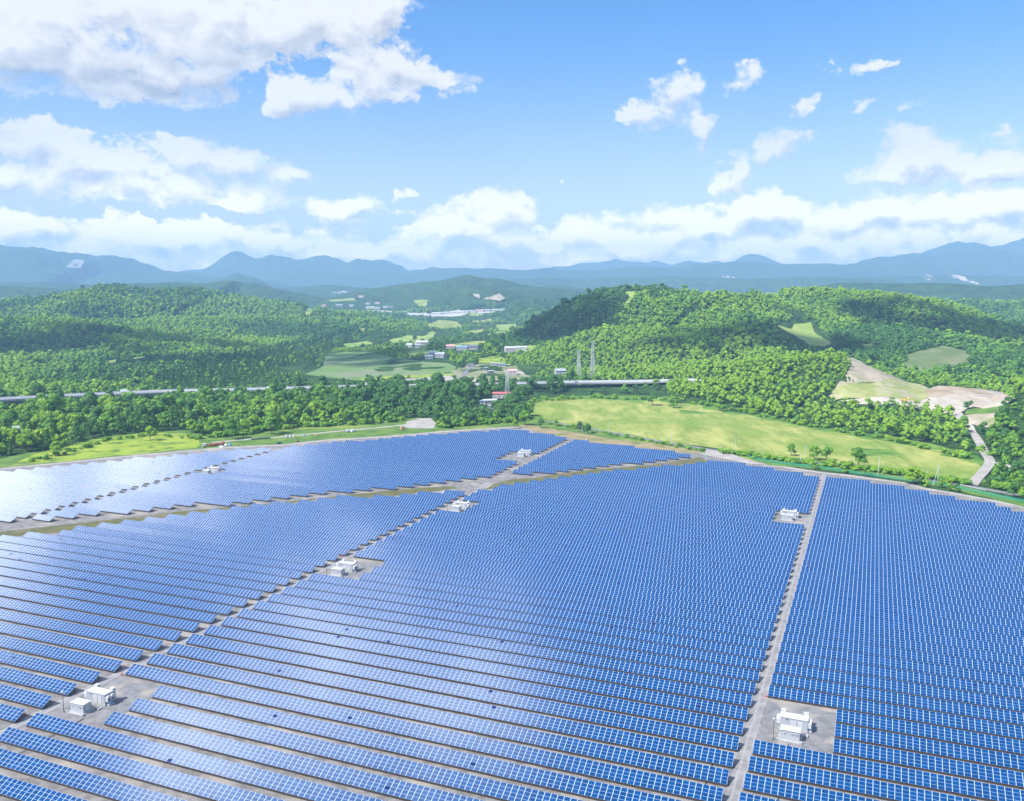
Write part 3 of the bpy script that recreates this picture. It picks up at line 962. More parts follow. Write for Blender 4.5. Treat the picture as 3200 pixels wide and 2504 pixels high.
def panel_material():
    m, t, p = mat('solar_glass')
    uv = nn(t, 'ShaderNodeUVMap').outputs[0]
    sep = nn(t, 'ShaderNodeSeparateXYZ')
    t.links.new(uv, sep.inputs[0])
    fu = mth(t, 'FRACT', sep.outputs[0])
    fv = mth(t, 'FRACT', sep.outputs[1])
    du = mth(t, 'MINIMUM', fu, mth(t, 'SUBTRACT', 1.0, fu))
    dv = mth(t, 'MINIMUM', fv, mth(t, 'SUBTRACT', 1.0, fv))
    line = mth(t, 'MAXIMUM', mth(t, 'LESS_THAN', du, 0.052), mth(t, 'LESS_THAN', dv, 0.029))
    cell = nn(t, 'ShaderNodeVectorMath', operation='FLOOR')
    t.links.new(uv, cell.inputs[0])
    cb = nn(t, 'ShaderNodeCombineXYZ')
    oi = nn(t, 'ShaderNodeObjectInfo')
    t.links.new(mth(t, 'MULTIPLY', oi.outputs['Random'], 913.0), cb.inputs[2])
    wn = nn(t, 'ShaderNodeTexWhiteNoise', noise_dimensions='3D')
    t.links.new(vmth(t, 'ADD', cell.outputs[0], cb.outputs[0]), wn.inputs['Vector'])
    r = wn.outputs['Value']
    col = mix(t, ramp(t, r, 0, 1), (0.0005, 0.034, 0.122), (0.0007, 0.046, 0.162))
    odd = mth(t, 'GREATER_THAN', r, 0.9975)
    col = mix(t, odd, col, (0.002, 0.015, 0.085))
    col = mix(t, line, col, (0.25, 0.33, 0.46))
    t.links.new(col, p.inputs['Base Color'])
    t.links.new(mth(t, 'MULTIPLY_ADD', line, 0.35, 0.13), p.inputs['Roughness'])
    p.inputs['IOR'].default_value = 1.78
    t.links.new(mth(t, 'MULTIPLY_ADD', odd, -0.45, 0.5), p.inputs['Specular IOR Level'])
    return m


M['panel'] = panel_material()
M['alu'] = plain('dark_frame', (0.05, 0.045, 0.05), 0.5, 0.2)
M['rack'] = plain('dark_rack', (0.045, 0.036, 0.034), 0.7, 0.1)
M['conduit'] = plain('black_conduit', (0.03, 0.03, 0.035), 0.6)
CS, SN = math.cos(TILT), math.sin(TILT)


def deck_mesh(L):
    me = bpy.data.meshes.new('module_deck')
    th = 0.06
    y1, z1 = SLOPE * CS, LOWZ + SLOPE * SN
    nx, nz = -0.0, 0
    v = [(0, 0, LOWZ), (L, 0, LOWZ), (L, y1, z1), (0, y1, z1)]
    dn = (0, SN * th, -CS * th)
    v += [(a[0], a[1] + dn[1], a[2] + dn[2]) for a in v]
    f = [(0, 1, 2, 3), (7, 6, 5, 4), (0, 4, 5, 1), (1, 5, 6, 2), (2, 6, 7, 3), (3, 7, 4, 0)]
    me.from_pydata(v, [], f)
    ul = me.uv_layers.new(name='UVMap')
    n = round(L / COLW)
    for i, c in zip(range(4), [(0, 0), (n, 0), (n, 4), (0, 4)]):
        ul.data[i].uv = c
    for i in range(1, 6):
        me.polygons[i].material_index = 1
    return me


def rack_mesh(L, near):
    b = MB()
    y1 = SLOPE * CS
    for y in (0.55, y1 - 0.7):
        z = LOWZ + y * math.tan(TILT) - 0.17
        b.box(0.1, L - 0.1, y - 0.05, y + 0.05, z - 0.05, z + 0.05)
    b.box(0.06, L - 0.06, 0.16, 0.24, 0.12, LOWZ - 0.02)  # added dark board below the low edge, standing in for the shade there
    step = 3.2 if near else 6.4
    n = max(2, round(L / step) + 1)
    for i in range(n):
        x = 0.4 + (L - 0.8) * i / (n - 1)
        for y in (0.55, y1 - 0.7):
            z = LOWZ + y * math.tan(TILT) - 0.2
            b.box(x - 0.06, x + 0.06, y - 0.06, y + 0.06, 0, z)
        if near:
            b.bar((x, 0.55, 0.4), (x, y1 - 0.75, LOWZ + (y1 - 0.9) * math.tan(TILT) - 0.25), 0.035, n=4)
    return b.mesh('support_rack')


def project(u, v, z=0.0):
    x, y = uvw(u, v)
    c, s = math.cos(PITCH), math.sin(PITCH)
    dz = z - CAMH
    dep = y * c - dz * s
    return CX + F * x / dep, CY - F * (y * s + dz * c) / dep


ORD = 'first second third fourth fifth sixth seventh eighth ninth tenth eleventh twelfth thirteenth fourteenth fifteenth sixteenth seventeenth eighteenth nineteenth'.split()
TENS = {2: 'twent', 3: 'thirt', 4: 'fort', 5: 'fift', 6: 'sixt', 7: 'sevent'}


def ordinal(n):
    if n < 20:
        return ORD[n - 1]
    a, b = divmod(n, 10)
    return TENS[a] + ('ieth' if b == 0 else 'y-' + ORD[b - 1])


tlo = scaled(STRIP_LO, 2.6)
tfar = scaled(TOP_FAR, 2.6)
thi = scaled(STRIP_HI, 0.8)
Q = 8 * COLW


def row_runs(block, v):
    """u-intervals of one row of a block"""
    def top(u, t):
        return np.interp(u, t[0], t[1])
    if block == 'C':
        a, b = -210.6, -27.8
    elif block == 'R':
        a, b = -24.0, 210.0
    elif block == 'LB':
        a, b = -600.0, -214.9
    elif block == 'UL1':
        a, b = -620.0, -404.6
    elif block == 'UL2':
        a, b = -400.2, -221.0
    else:
        a, b = -212.6, -100.0
    if block in ('R', 'UL2', 'UR', 'C'):
        n = int(round((b - a) / COLW / 4))
        edges = [a + min(i * 4 * COLW, b - a) for i in range(n + 1)]
        edges[-1] = b if abs(b - edges[-1]) < 6 else edges[-1]
    else:
        n = int((b - a) / COLW / 4)
        edges = [b - i * 4 * COLW for i in range(n + 1)][::-1]
    runs, cur = [], None
    for e0, e1 in zip(edges[:-1], edges[1:]):
        ok = True
        # stepped outline: the rows end at multiples of two tables, tested at the far edge of the deck
        for e in (e0, e1):
            vt = v + SLOPE * CS
            if block in ('C', 'LB'):
                lim = min(top(e, tlo), top(e, tfar)) if e > -103 / 1.02 else top(e, tlo)
                if e > -101:
                    lim = top(e, tfar)
                ok &= vt <= lim - 0.6
            elif block == 'R':
                ok &= vt <= top(e, tfar) + 0.8
            else:
                ok &= vt <= top(e, tfar) + 0.8 and v >= top(e, thi) + 0.3
        px0 = project(e0, v)
        px1 = project(e1, v)
        ok &= px1[0] > -170 and px0[0] < 3370
        um = (e0 + e1) / 2
        if block == 'C':
            for u, vv, a_, b_, ue in STATIONS[:3]:
                if a_ < v < b_ and um < ue:
                    ok = False
            if 452 < v < 479 and um > -47:
                ok = False
        if block == 'R' and 226 < v < 252 and um < -6:
            ok = False
        if block == 'UL2' and (434 < v < 453 and um < -388 or 549 < v < 583 and um > -238):
            ok = False
        if ok:
            if cur and abs(cur[1] - e0) < 1e-6:
                cur[1] = e1
            else:
                cur = [e0, e1]
                runs.append(cur)
    runs = [r for r in runs if r[1] - r[0] > 12]
    return runs


BLOCKS = [('C', 'middle block between the two lanes', 'photo bottom', -10), ('R', 'right block beside the straight lane', 'photo bottom', -8), ('LB', 'left block below the dry verge', 'photo bottom', -8),
          ('UL1', 'pale far-left block by the lush meadow', 'its near corner', 0), ('UL2', 'large far block beyond the dry verge', 'its near corner', 0), ('UR', 'small far wedge block by the side road', 'its near corner', 0)]
NROW = 0
for blk, words, frm, j0 in BLOCKS:
    cnt = 0
    for j in range(j0, 66):
        v = ROWV + PITCHV * j
        runs = row_runs(blk, v)
        vis = []
        for a, b in runs:
            ys = [project(e, v + SLOPE * CS, LOWZ + SLOPE * SN)[1] for e in (a, b)]
            xs = [project(e, v, LOWZ)[0] for e in (a, b)]
            # at least one end of the far edge must be inside the picture
            inside = min(ys) < 2490
            if inside and xs[1] > 0:
                vis.append((a, b))
        if not vis:
            continue
        cnt += 1
        for k, (a, b) in enumerate(vis):
            L = b - a
            x, y = uvw(a, v)
            lab = '%s solar panel row from %s, %s' % (ordinal(cnt), frm, words)
            if len(vis) > 1:
                lab = ('shorter ' if L < max(q[1] - q[0] for q in vis) else '') + lab
            r = empty('solar_panel_row', (x, y, 0), ROT, lab, 'solar panels', 'rows of solar panels in the ' + words)
            NROW += 1
            r.rotation_euler[0] = math.radians(random.gauss(0, 0.22))
            obj('module_deck', deck_mesh(L), [M['panel'], M['alu']], r)
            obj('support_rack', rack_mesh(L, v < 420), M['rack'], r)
            if v < 260 and blk in ('C', 'R'):
                for cx in ((L - 5.0,) if blk == 'C' else (8.2,)) + ((11.0,) if blk == 'C' else ()):
                    MB().bar((cx, 3.0, 0.25), (cx, PITCHV + 0.6, 0.25), 0.09, n=5).build('cable_conduit', M['conduit'], r)
print('ROWS', NROW)

# ------------------------------------------------------------------ power stations on their pads
M['white'] = plain('white_paint', (0.43, 0.44, 0.46), 0.45, var=0.06)
M['offwhite'] = plain('pale_cladding', (0.33, 0.35, 0.38), 0.5, var=0.07)
M['plinth'] = plain('concrete_plinth', (0.32, 0.33, 0.34), 0.85)
M['vent'] = plain('dark_vent', (0.05, 0.055, 0.065), 0.5)
M['bluebox'] = plain('blue_grey_box', (0.22, 0.36, 0.52), 0.5)


def make_inverter():
    t = empty('inverter_cabin', (0, 0, 0), ROT)
    MB().box(0, 7.4, 0, 3.1, 0, 0.55).box(-0.4, 0.0, 0.4, 2.7, 0, 0.3).box(7.4, 8.4, 0.5, 2.9, 0, 0.35).build('plinth', M['plinth'], t)
    b = MB().box(0.1, 7.3, 0.1, 3.0, 0.55, 3.35)
    for i in range(9):
        x = 0.5 + i * 0.8
        b.box(x, x + 0.06, 0.06, 0.1, 0.7, 3.2)
    b.build('body', M['offwhite'], t)
    MB().box(-0.05, 7.45, -0.05, 3.15, 3.35, 3.5).box(1.2, 6.2, 0.4, 2.7, 3.5, 3.53).build('roof', M['white'], t)
    for x in (2.9, 4.6):
        MB().box(x, x + 1.5, 0.0, 0.05, 0.62, 2.9).build('door', M['white'], t)
    MB().box(1.6, 2.3, 0.03, 0.09, 2.75, 2.95).build('nameplate', M['vent'], t)
    for x0, x1 in ((7.3, 8.25), (-0.85, 0.1)):
        for y0 in (0.25, 1.65):
            h = MB().prism([(y0, 1.3), (y0 + 1.15, 1.3), (y0 + 1.15, 2.7), (y0 + 0.85, 3.0), (y0 + 0.3, 3.0), (y0, 2.7)], 'x', x0, x1)
            o = h.build('cooling_unit', M['white'], t)
            xs = x1 if x0 > 0 else x0
            s = 0.03 if x0 > 0 else -0.03
            MB().box(min(xs, xs + s), max(xs, xs + s), y0 + 0.2, y0 + 0.95, 1.5, 2.1).build('fan_grille', M['vent'], o)
    for x0 in (0.15, 6.1):
        c = MB().box(x0, x0 + 1.15, 3.1, 4.1, 0.5, 3.9, 1.0).build('exhaust_duct', M['white'], t)
        MB().box(x0 - 0.08, x0 + 1.23, 3.02, 4.18, 3.9, 4.02).build('duct_cap', M['white'], c)
    MB().box(7.5, 8.2, 0.7, 1.6, 0.35, 1.15).build('switch_box', M['bluebox'], t)
    return t


def make_kiosk():
    t = empty('switchgear_cabin', (0, 0, 0), ROT)
    MB().box(-0.5, 5.6, -0.9, 3.2, 0, 0.22).build('ground_slab', M['plinth'], t)
    MB().box(-0.1, 5.1, -0.1, 2.9, 0.22, 0.6).box(-0.9, -0.2, -0.9, -0.35, 0.22, 0.5).box(5.0, 5.8, -0.9, -0.3, 0.22, 0.55).build('plinth', M['plinth'], t)
    b = MB().box(0, 5, 0, 2.8, 0.6, 2.75)
    for i in range(4):
        b.box(0.05 + i * 1.25, 0.09 + i * 1.25, -0.025, 0, 0.65, 2.7)
    b.build('body', M['offwhite'], t)
    MB().prism([(-0.18, 2.75), (2.98, 2.75), (2.98, 2.86), (1.4, 2.98), (-0.18, 2.86)], 'x', -0.18, 5.18).build('roof', M['white'], t)
    for x in (1.15, 3.0, 3.75, 4.4):
        MB().box(x, x + 0.3, -0.05, 0, 1.65, 1.95).build('vent', M['vent'], t)
    MB().box(5.0, 5.05, 0.8, 1.7, 0.7, 2.5).build('door', M['white'], t)
    MB().box(5.4, 6.9, 3.4, 4.6, 0, 0.4).build('cable_hatch', M['plinth'], t)
    return t


def make_lamp():
    t = empty('lamp_post', (0, 0, 0))
    MB().bar((0, 0, 0), (0, 0, 5.6), 0.10, 0.08, 8).box(-0.15, 0.15, -0.15, 0.15, 0, 0.25).build('pole', plain('brown_pole', (0.10, 0.075, 0.06), 0.6), t)
    MB().lathe([(0.05, 0), (0.24, 0.1), (0.32, 0.3), (0.24, 0.5), (0.06, 0.6)], (0, 0, 5.6), 10).build('globe', M['white'], t)
    return t


def copy_tree(o, parent=None):
    c = o.copy()
    COL.objects.link(c)
    c.parent = parent
    for ch in [q for q in bpy.data.objects if q.parent == o]:
        copy_tree(ch, c)
    return c


KIDS = {}


def copy_thing(root):
    """copy of a thing with its parts and sub-parts"""
    if root.name not in KIDS:
        KIDS[root.name] = [(c, list(c.children)) for c in root.children]
    r = root.copy()
    COL.objects.link(r)
    for c, subs in KIDS[root.name]:
        d = c.copy()
        COL.objects.link(d)
        d.parent = r
        for s in subs:
            e = s.copy()
            COL.objects.link(e)
            e.parent = d
    return r


inv, kio, lam = make_inverter(), make_kiosk(), make_lamp()
PLACES = [(-206.7, 171.3, 'on the gravel pad at the lower left of the site'), (-18.3, 232.2, 'on the gravel pad beside the straight right lane'),
          (-206.4, 301.2, 'on the middle pad of the left lane'), (-207.0, 415.6, 'on the pad near the lane crossing'),
          (-40.0, 464.6, 'on the far pad left of the straight lane'), (-231.8, 572.4, 'on the small pad in the far block'), (-397.2, 438.8, 'among the pale far-left rows')]
for i, (u, v, w) in enumerate(PLACES):
    for proto, nm, cat, du, dv, lab in ((inv, 'inverter_cabin', 'cabin', -0.7, 6.3, 'large white inverter cabin '), (kio, 'switchgear_cabin', 'cabin', 0, 0.3, 'small white vented cabin '), (lam, 'lamp_post', 'lamp post', -1.6, -0.6, 'thin brown lamp post ')):
        if nm == 'lamp_post' and i > 3:
            continue
        o = proto if i == 0 else copy_thing(proto)
        x, y = uvw(u + du, v + dv)
        o.location = (x, y, 0.1)
        tag(o, lab + w, cat, {'inverter_cabin': 'white inverter cabins on the pads', 'switchgear_cabin': 'small white cabins on the pads', 'lamp_post': 'lamp posts beside the cabins'}[nm])

# red marker cones at the row ends
M['red'] = plain('red_plastic', (0.62, 0.03, 0.03), 0.5)


def make_cone():
    t = empty('traffic_cone', (0, 0, 0))
    MB().box(-0.28, 0.28, -0.28, 0.28, 0, 0.06).build('base', M['red'], t)
    MB().lathe([(0.22, 0.06), (0.13, 0.55), (0.06, 1.0), (0.03, 1.03)], n=10).build('body', M['red'], t)
    MB().lathe([(0.162, 0.45), (0.125, 0.65)], n=10).build('band', M['white'], t)
    return t


cone = make_cone()
CONES = [((360, 2101), 'at a row end above the lower-left pad'), ((380, 2109), 'across the lane above the lower-left pad'), ((79, 2236), 'beside the lowest left rows'), ((1071, 1739), 'at a row end above the middle pad'),
         ((1089, 1745), 'across the lane above the middle pad'), ((950, 1801), 'at a row end below the middle pad'), ((1415, 1565), 'at a row end above the crossing pad'), ((1434, 1568), 'across the lane above the crossing pad'),
         ((2352, 2171), 'left of the straight lane above the right pad'), ((2393, 2178), 'right of the straight lane above the right pad'), ((2308, 2326), 'left of the straight lane near the photo bottom'), ((2532, 1592), 'above the far pad left of the lane'), ((2513, 1651), 'below the far pad left of the lane'), ((1472, 1535), 'on the bare crossing of the lanes')]
for i, (p, w) in enumerate(CONES):
    o = cone if i == 0 else copy_thing(cone)
    x, y = hits([p])[0]
    o.location = (x, y, 0.1)
    tag(o, 'small red traffic cone ' + w, 'traffic cone', 'red cones at the row ends')

# green perimeter fence along the right edge
M['fence'] = plain('green_fence_steel', (0.01, 0.20, 0.13), 0.5)


def fence_mesh_material():
    m, t, p = mat('green_fence_mesh')
    p.inputs['Base Color'].default_value = (0.012, 0.24, 0.16, 1)
    p.inputs['Roughness'].default_value = 0.5
    p.inputs['Alpha'].default_value = 0.6
    return m


def fence(pts, label):
    P = [np.array(p) for p in pts]
    base = P[0]
    t = empty('perimeter_fence', (base[0], base[1], 0), 0, label, 'fence')
    pan, rail = MB(), MB()
    pm = MB().bar((0, 0, 0), (0, 0, 2.0), 0.05, n=5).mesh('post')
    for a, b in zip(P[:-1], P[1:]):
        L = np.hypot(*(b - a))
        n = max(1, int(L / 4))
        for k in range(n):
            q0, q1 = a + (b - a) * k / n - base, a + (b - a) * (k + 1) / n - base
            pan.add([(*q0, 0.15), (*q1, 0.15), (*q1, 1.8), (*q0, 1.8)], [(0, 1, 2, 3)])
            o = obj('post', pm, M['fence'], t)
            o.location = (q0[0], q0[1], 0)
            rail.bar((*q0, 1.85), (*q1, 1.85), 0.035, n=4)
            rail.bar((*q0, 0.2), (*q1, 0.2), 0.03, n=4)
    pan.build('mesh_panel', fence_mesh_material(), t)
    rail.build('rail', M['fence'], t)


fence(S([(1588, 972), (1610, 981), (1660, 989), (1760, 1001), (1860, 1016), (1960, 1029), (2010, 1036), (2060, 1046), (2110, 1057), (2183, 1072), (2260, 1090)]), 'green mesh fence along the outer edge of the right block')
# ------------------------------------------------------------------ trees
def leaf_material(name, c1, c2, c3):
    m, t, p = mat(name)
    oi = nn(t, 'ShaderNodeObjectInfo')
    tc = nn(t, 'ShaderNodeTexCoord')
    f = ramp(t, noise(t, tc.outputs['Object'], 0.35, 3, 0.6), 0.32, 0.68)
    a = mix(t, oi.outputs['Random'], c1, c2)
    col = mix(t, mth(t, 'MULTIPLY', f, 0.75), a, c3)
    t.links.new(col, p.inputs['Base Color'])
    p.inputs['Roughness'].default_value = 0.6
    p.inputs['Specular IOR Level'].default_value = 0.25
    tr = nn(t, 'ShaderNodeBsdfTranslucent')
    t.links.new(vmth(t, 'MULTIPLY', col, (1.3, 1.4, 0.6)), tr.inputs['Color'])
    ms = nn(t, 'ShaderNodeMixShader')
    ms.inputs[0].default_value = 0.2
    t.links.new(p.outputs[0], ms.inputs[1])
    t.links.new(tr.outputs[0], ms.inputs[2])
    t.links.new(ms.outputs[0], t.nodes['Material Output'].inputs[0])
    return m


LEAF = {'mid': leaf_material('leaves_mid_green', (0.085, 0.225, 0.024), (0.130, 0.285, 0.028), (0.185, 0.360, 0.036)),
        'bright': leaf_material('leaves_yellow_green', (0.145, 0.300, 0.022), (0.205, 0.360, 0.026), (0.265, 0.425, 0.032)),
        'dark': leaf_material('leaves_dark_green', (0.042, 0.140, 0.030), (0.062, 0.170, 0.032), (0.095, 0.220, 0.036))}
BARK = plain('tree_bark', (0.14, 0.11, 0.09), 0.9)


def crown_mesh(name, seed, nl, per, size, rx, h0, h1_, shape='round', jit=0.4):
    """many small leaf-clump faces over lobes spread through the crown's volume"""
    g = np.random.default_rng(seed)
    lob = []
    for i in range(nl):
        if shape == 'round':
            th = g.uniform(0, 2 * np.pi)
            zz = g.uniform(0.12, 1.0) ** 0.8
            rr = rx * math.sqrt(max(0.0, 1 - (2 * zz - 0.85) ** 2 * 0.85)) * g.uniform(0.35, 0.78)
            lob.append((rr * np.cos(th), rr * np.sin(th), h0 + (h1_ - h0) * zz * 0.88, rx * g.uniform(0.30, 0.46)))
        elif shape == 'cone':
            zz = (i + 0.5) / nl
            th = i * 2.4
            rr = rx * (1 - zz) * 0.62
            lob.append((rr * np.cos(th), rr * np.sin(th), h0 + (h1_ - h0) * zz * 0.95, rx * (0.16 + 0.42 * (1 - zz))))
        else:
            th = g.uniform(0, 2 * np.pi)
            rr = rx * math.sqrt(g.uniform(0, 1)) * 0.8
            lob.append((rr * np.cos(th), rr * np.sin(th), h0 + (h1_ - h0) * g.uniform(0.15, 0.7), rx * g.uniform(0.25, 0.42)))
    lob = np.array(lob)
    ns = nl * per
    k = np.repeat(np.arange(nl), per)
    d = g.normal(size=(ns, 3))
    d /= np.linalg.norm(d, axis=1)[:, None]
    d[:, 2] = np.where(d[:, 2] < -0.35, -d[:, 2], d[:, 2])
    rad = lob[k, 3] * (g.uniform(0.72, 1.05, ns))
    c = lob[k, :3] + d * rad[:, None] * np.array([1, 1, 0.82])
    nrm = d + g.normal(size=(ns, 3)) * jit
    nrm /= np.linalg.norm(nrm, axis=1)[:, None]
    ref = g.normal(size=(ns, 3))
    u = np.cross(nrm, ref)
    u /= np.linalg.norm(u, axis=1)[:, None]
    w = np.cross(nrm, u)
    s = size * g.uniform(0.6, 1.25, ns)[:, None]
    e = g.uniform(0.55, 0.9, ns)[:, None]
    corners = np.stack([c - u * s, c - w * s * e, c + u * s, c + w * s * e], 1)
    verts = corners.reshape(-1, 3)
    faces = np.arange(ns * 4).reshape(-1, 4)
    return np_mesh(name, verts, faces)


def trunk_mesh(seed, h, r, spread, top):
    g = random.Random(seed)
    b = MB()
    b.bar((0, 0, -0.6), (0, 0, h * 0.55), r, r * 0.7, 7)
    b.bar((0, 0, h * 0.55), (g.uniform(-.4, .4), g.uniform(-.4, .4), top * 0.8), r * 0.7, r * 0.2, 6)
    for i in range(5):
        a = i * 1.3 + g.random()
        z0 = h * (0.45 + 0.12 * i)
        b.bar((0, 0, z0), (math.cos(a) * spread, math.sin(a) * spread, z0 + spread * g.uniform(0.5, 1.0)), r * 0.4, r * 0.12, 5)
    return b.mesh('trunk')


NEAR, FARC = {}, {}
for tone, sh in (('mid', 'round'), ('bright', 'round'), ('dark', 'round'), ('dark2', 'cone')):
    key = 'dark' if tone == 'dark2' else tone
    NEAR[tone] = []
    FARC[tone] = []
    for i in range(3):
        sd = hash((i, len(tone))) % 9999 + 31 * i + len(NEAR) * 7
        rx = 6.2 if sh == 'round' else 3.4
        hh = 14.5 if sh == 'round' else 17.0
        cm = crown_mesh('crown', sd, 17 if sh == 'round' else 16, 95, 0.72, rx, 2.6, hh, sh)
        cm.materials.append(LEAF[key])
        tm = trunk_mesh(sd, 5.0, 0.38, 3.0 if sh == 'round' else 1.2, hh)
        tm.materials.append(BARK)
        NEAR[tone].append((cm, tm))
        fm = crown_mesh('far_crown', sd + 5, 7 if sh == 'round' else 8, 42, 1.5, rx, 1.0, hh, sh, 0.22)
        fm.materials.append(LEAF[key])
        FARC[tone].append(bpy.data.objects.new('far_crown', fm))
BUSH = []
for i in range(4):
    cm = crown_mesh('foliage', 500 + i, 9, 75, 0.34, 1.9, 0.1, 2.6, 'low')
    cm.materials.append(LEAF['mid' if i % 2 else 'bright'])
    BUSH.append(cm)


def tone_at(x, y, px, py):
    """species by stand: dark plantation and old stands, bright young growth on the near slope"""
    n = fbm(x, y, 160, 3)
    tone = np.where(n > 0.55, 0, np.where(n > 0.46, 1, 2))          # 0 mid 1 bright 2 dark
    return tone


# --- where trees can stand
def forest_points():
    pts = []
    r = 520.0
    while r < 3700:
        sp = 9.2 if r < 950 else 8.0 if r < 1900 else 8.0 + (r - 1900) / 1800 * 5.5
        n = int(2 * math.radians(36) * r / sp)
        a = np.linspace(-math.radians(36), math.radians(36), n) + RNG.uniform(-0.45, 0.45, n) * sp / r
        rr = r + RNG.uniform(-0.45, 0.45, n) * sp
        pts.append(np.column_stack([np.sin(a) * rr, np.cos(a) * rr, np.full(n, sp)]))
        r += sp * 0.95
    P = np.vstack(pts)
    keep = np.ones(len(P), bool)
    for q in OPEN:
        keep &= ~inpoly(P[:, 0], P[:, 1], q)
    # scattered gaps in the valley bottom
    hz = H(P[:, 0], P[:, 1])
    gap = fbm(P[:, 0], P[:, 1], 120, 3)
    hyy = np.interp(P[:, 0], HWP[:, 0], HWP[:, 1])
    dens = np.where((hz < 6) & (P[:, 1] > hyy + 40) & (P[:, 0] > -350) & (P[:, 0] < 420), 0.56, 0.22)
    keep &= gap > dens - 0.02
    # bare slope keeps only its ragged rim
    # low cover in front of the highway, where the photograph shows its deck
    hy = np.interp(P[:, 0], HWP[:, 0], HWP[:, 1])
    pxa = CX + F * P[:, 0] / (P[:, 1] * math.cos(PITCH) + CAMH * math.sin(PITCH))
    gapz = (P[:, 1] < hy) & (P[:, 1] > hy - 95) & ((pxa < 330) | ((pxa > 420) & (pxa < 520)) | ((pxa > 1600) & (pxa < 2090)))
    keep &= ~(gapz & (RNG.random(len(P)) < 0.92))
    P, hz = P[keep], hz[keep]
    # visibility from the picture side, with a margin for a step aside
    r = np.hypot(P[:, 0], P[:, 1])
    az = np.arctan2(P[:, 0], P[:, 1])
    elv = (hz + 16 - CAMH) / r
    bins = np.clip(((az + 0.65) / 1.3 * 900).astype(int), 0, 899)
    order = np.argsort(r)
    hor = np.full(900, -9.0)
    vis = np.zeros(len(P), bool)
    shown = np.zeros(len(P))
    for i in order:
        b = bins[i]
        if elv[i] > hor[b] - 0.010:
            vis[i] = True
        shown[i] = elv[i] - hor[b]
        e2 = (hz[i] + 8 - CAMH) / r[i]
        if e2 > hor[b]:
            hor[b] = e2
    return P[vis], hz[vis], shown[vis]


FP, FZ, FSH = forest_points()
RAD = np.hypot(FP[:, 0], FP[:, 1])
sc_all = RNG.uniform(0.72, 1.22, len(FP)) * (0.92 + 0.5 * (fbm(FP[:, 0], FP[:, 1], 200, 2) - 0.5)) * np.where(RAD < 950, 1.0, FP[:, 2] / 9.2) * np.exp(RNG.normal(-0.12, 0.2, len(FP)))
dep = FP[:, 1] * math.cos(PITCH) - (FZ - CAMH) * math.sin(PITCH)
PXs = CX + F * FP[:, 0] / dep
PYs = CY - F * (FP[:, 1] * math.sin(PITCH) + (FZ - CAMH) * math.cos(PITCH)) / dep
big = fbm(FP[:, 0], FP[:, 1], 260, 3) + 0.25 * (RNG.random(len(FP)) - 0.5)
TONE = np.where(big > 0.56, 1, np.where(big > 0.44, 0, 2))
right_slope = (PXs > 2080) & (PYs > 1090) & (RAD < 1150)
TONE = np.where(right_slope & (RNG.random(len(FP)) < 0.55), 1, TONE)
TONE = np.where(right_slope & (TONE == 2) & (RNG.random(len(FP)) < 0.6), 0, TONE)
belt_l = (PXs < 620) & (RAD < 820)
TONE = np.where(belt_l & (RNG.random(len(FP)) < 0.35), 3, TONE)
plant = inpoly(PXs, PYs, [(450, 1190), (700, 1130), (900, 1080), (1080, 1040), (1120, 1075), (1000, 1110), (980, 1160), (880, 1180), (600, 1230)])
TONE = np.where(plant & (RNG.random(len(FP)) < 0.85), 3, TONE)
edge_r = PXs > 3020
TONE = np.where(edge_r & (RAD < 900), np.where(RNG.random(len(FP)) < 0.55, 2, 0), TONE)
low = right_slope & (RAD < 900)
sc_all = np.where(low, sc_all * 0.62, sc_all)
sc_all = np.where(right_slope & ~low, sc_all * 0.75, sc_all)
sc_all = np.where(TONE == 3, sc_all * 0.95, sc_all)
valley = (FZ < 8) & (FP[:, 1] > np.interp(FP[:, 0], HWP[:, 0], HWP[:, 1]) + 40) & (FP[:, 0] > -420) & (FP[:, 0] < 420)
sc_all = np.where(valley, sc_all * 0.72, sc_all)
NAMES = ['mid', 'bright', 'dark', 'dark2']

# --- the nearest trees are things
infr = (PXs > -60) & (PXs < 3260) & (PYs > 900) & (PYs < 1600) & (FSH > 0.004)
score = np.where(infr, sc_all / RAD * np.clip(FSH * 120, 0.3, 1.0), 0)
near_idx = np.argsort(-score)[:270]
near_set = np.zeros(len(FP), bool)
near_set[near_idx] = True
TONEWORD = {0: 'mid green round-crowned', 1: 'bright yellow-green round-crowned', 2: 'dark green dense-crowned', 3: 'dark green pointed'}


def place_tree(x, y, z, s, tone, label, group, rz=None):
    cm, tm = random.choice(NEAR[NAMES[tone]])
    t = empty('tree' if tone != 3 else 'conifer_tree', (x, y, z), random.uniform(0, 6.28) if rz is None else rz, label, 'tree', group)
    t.scale = (s * random.uniform(.92, 1.08), s * random.uniform(.92, 1.08), s)
    obj('crown', cm, None, t)
    obj('trunk', tm, None, t)
    return t


def where_tree(px, py):
    if px > 3000:
        return 'on the wooded hillock at the right edge', 'trees on the hillock at the right edge'
    if px > 2050:
        return 'on the scrub slope above the hay meadow', 'trees on the slope above the hay meadow'
    if px > 1660:
        return 'between the hay meadow and the highway', 'trees between the hay meadow and the highway'
    if px > 1320:
        return 'in the belt right of the parking ground', 'trees in the belt right of the parking ground'
    if px > 900:
        return 'in the belt behind the site track', 'trees in the belt behind the site track'
    if px > 520:
        return 'in the belt behind the parked junk', 'trees in the belt behind the parked junk'
    return 'in the dense belt left of the lush meadow', 'trees in the belt left of the lush meadow'


for i in near_idx:
    w, gr = where_tree(PXs[i], PYs[i])
    tn = int(TONE[i])
    size = 'tall ' if sc_all[i] > 1.05 else 'small ' if sc_all[i] < 0.72 else ''
    place_tree(FP[i, 0], FP[i, 1], FZ[i], sc_all[i], tn, size + TONEWORD[tn] + (' tree ' if tn != 3 else ' conifer ') + w, gr)


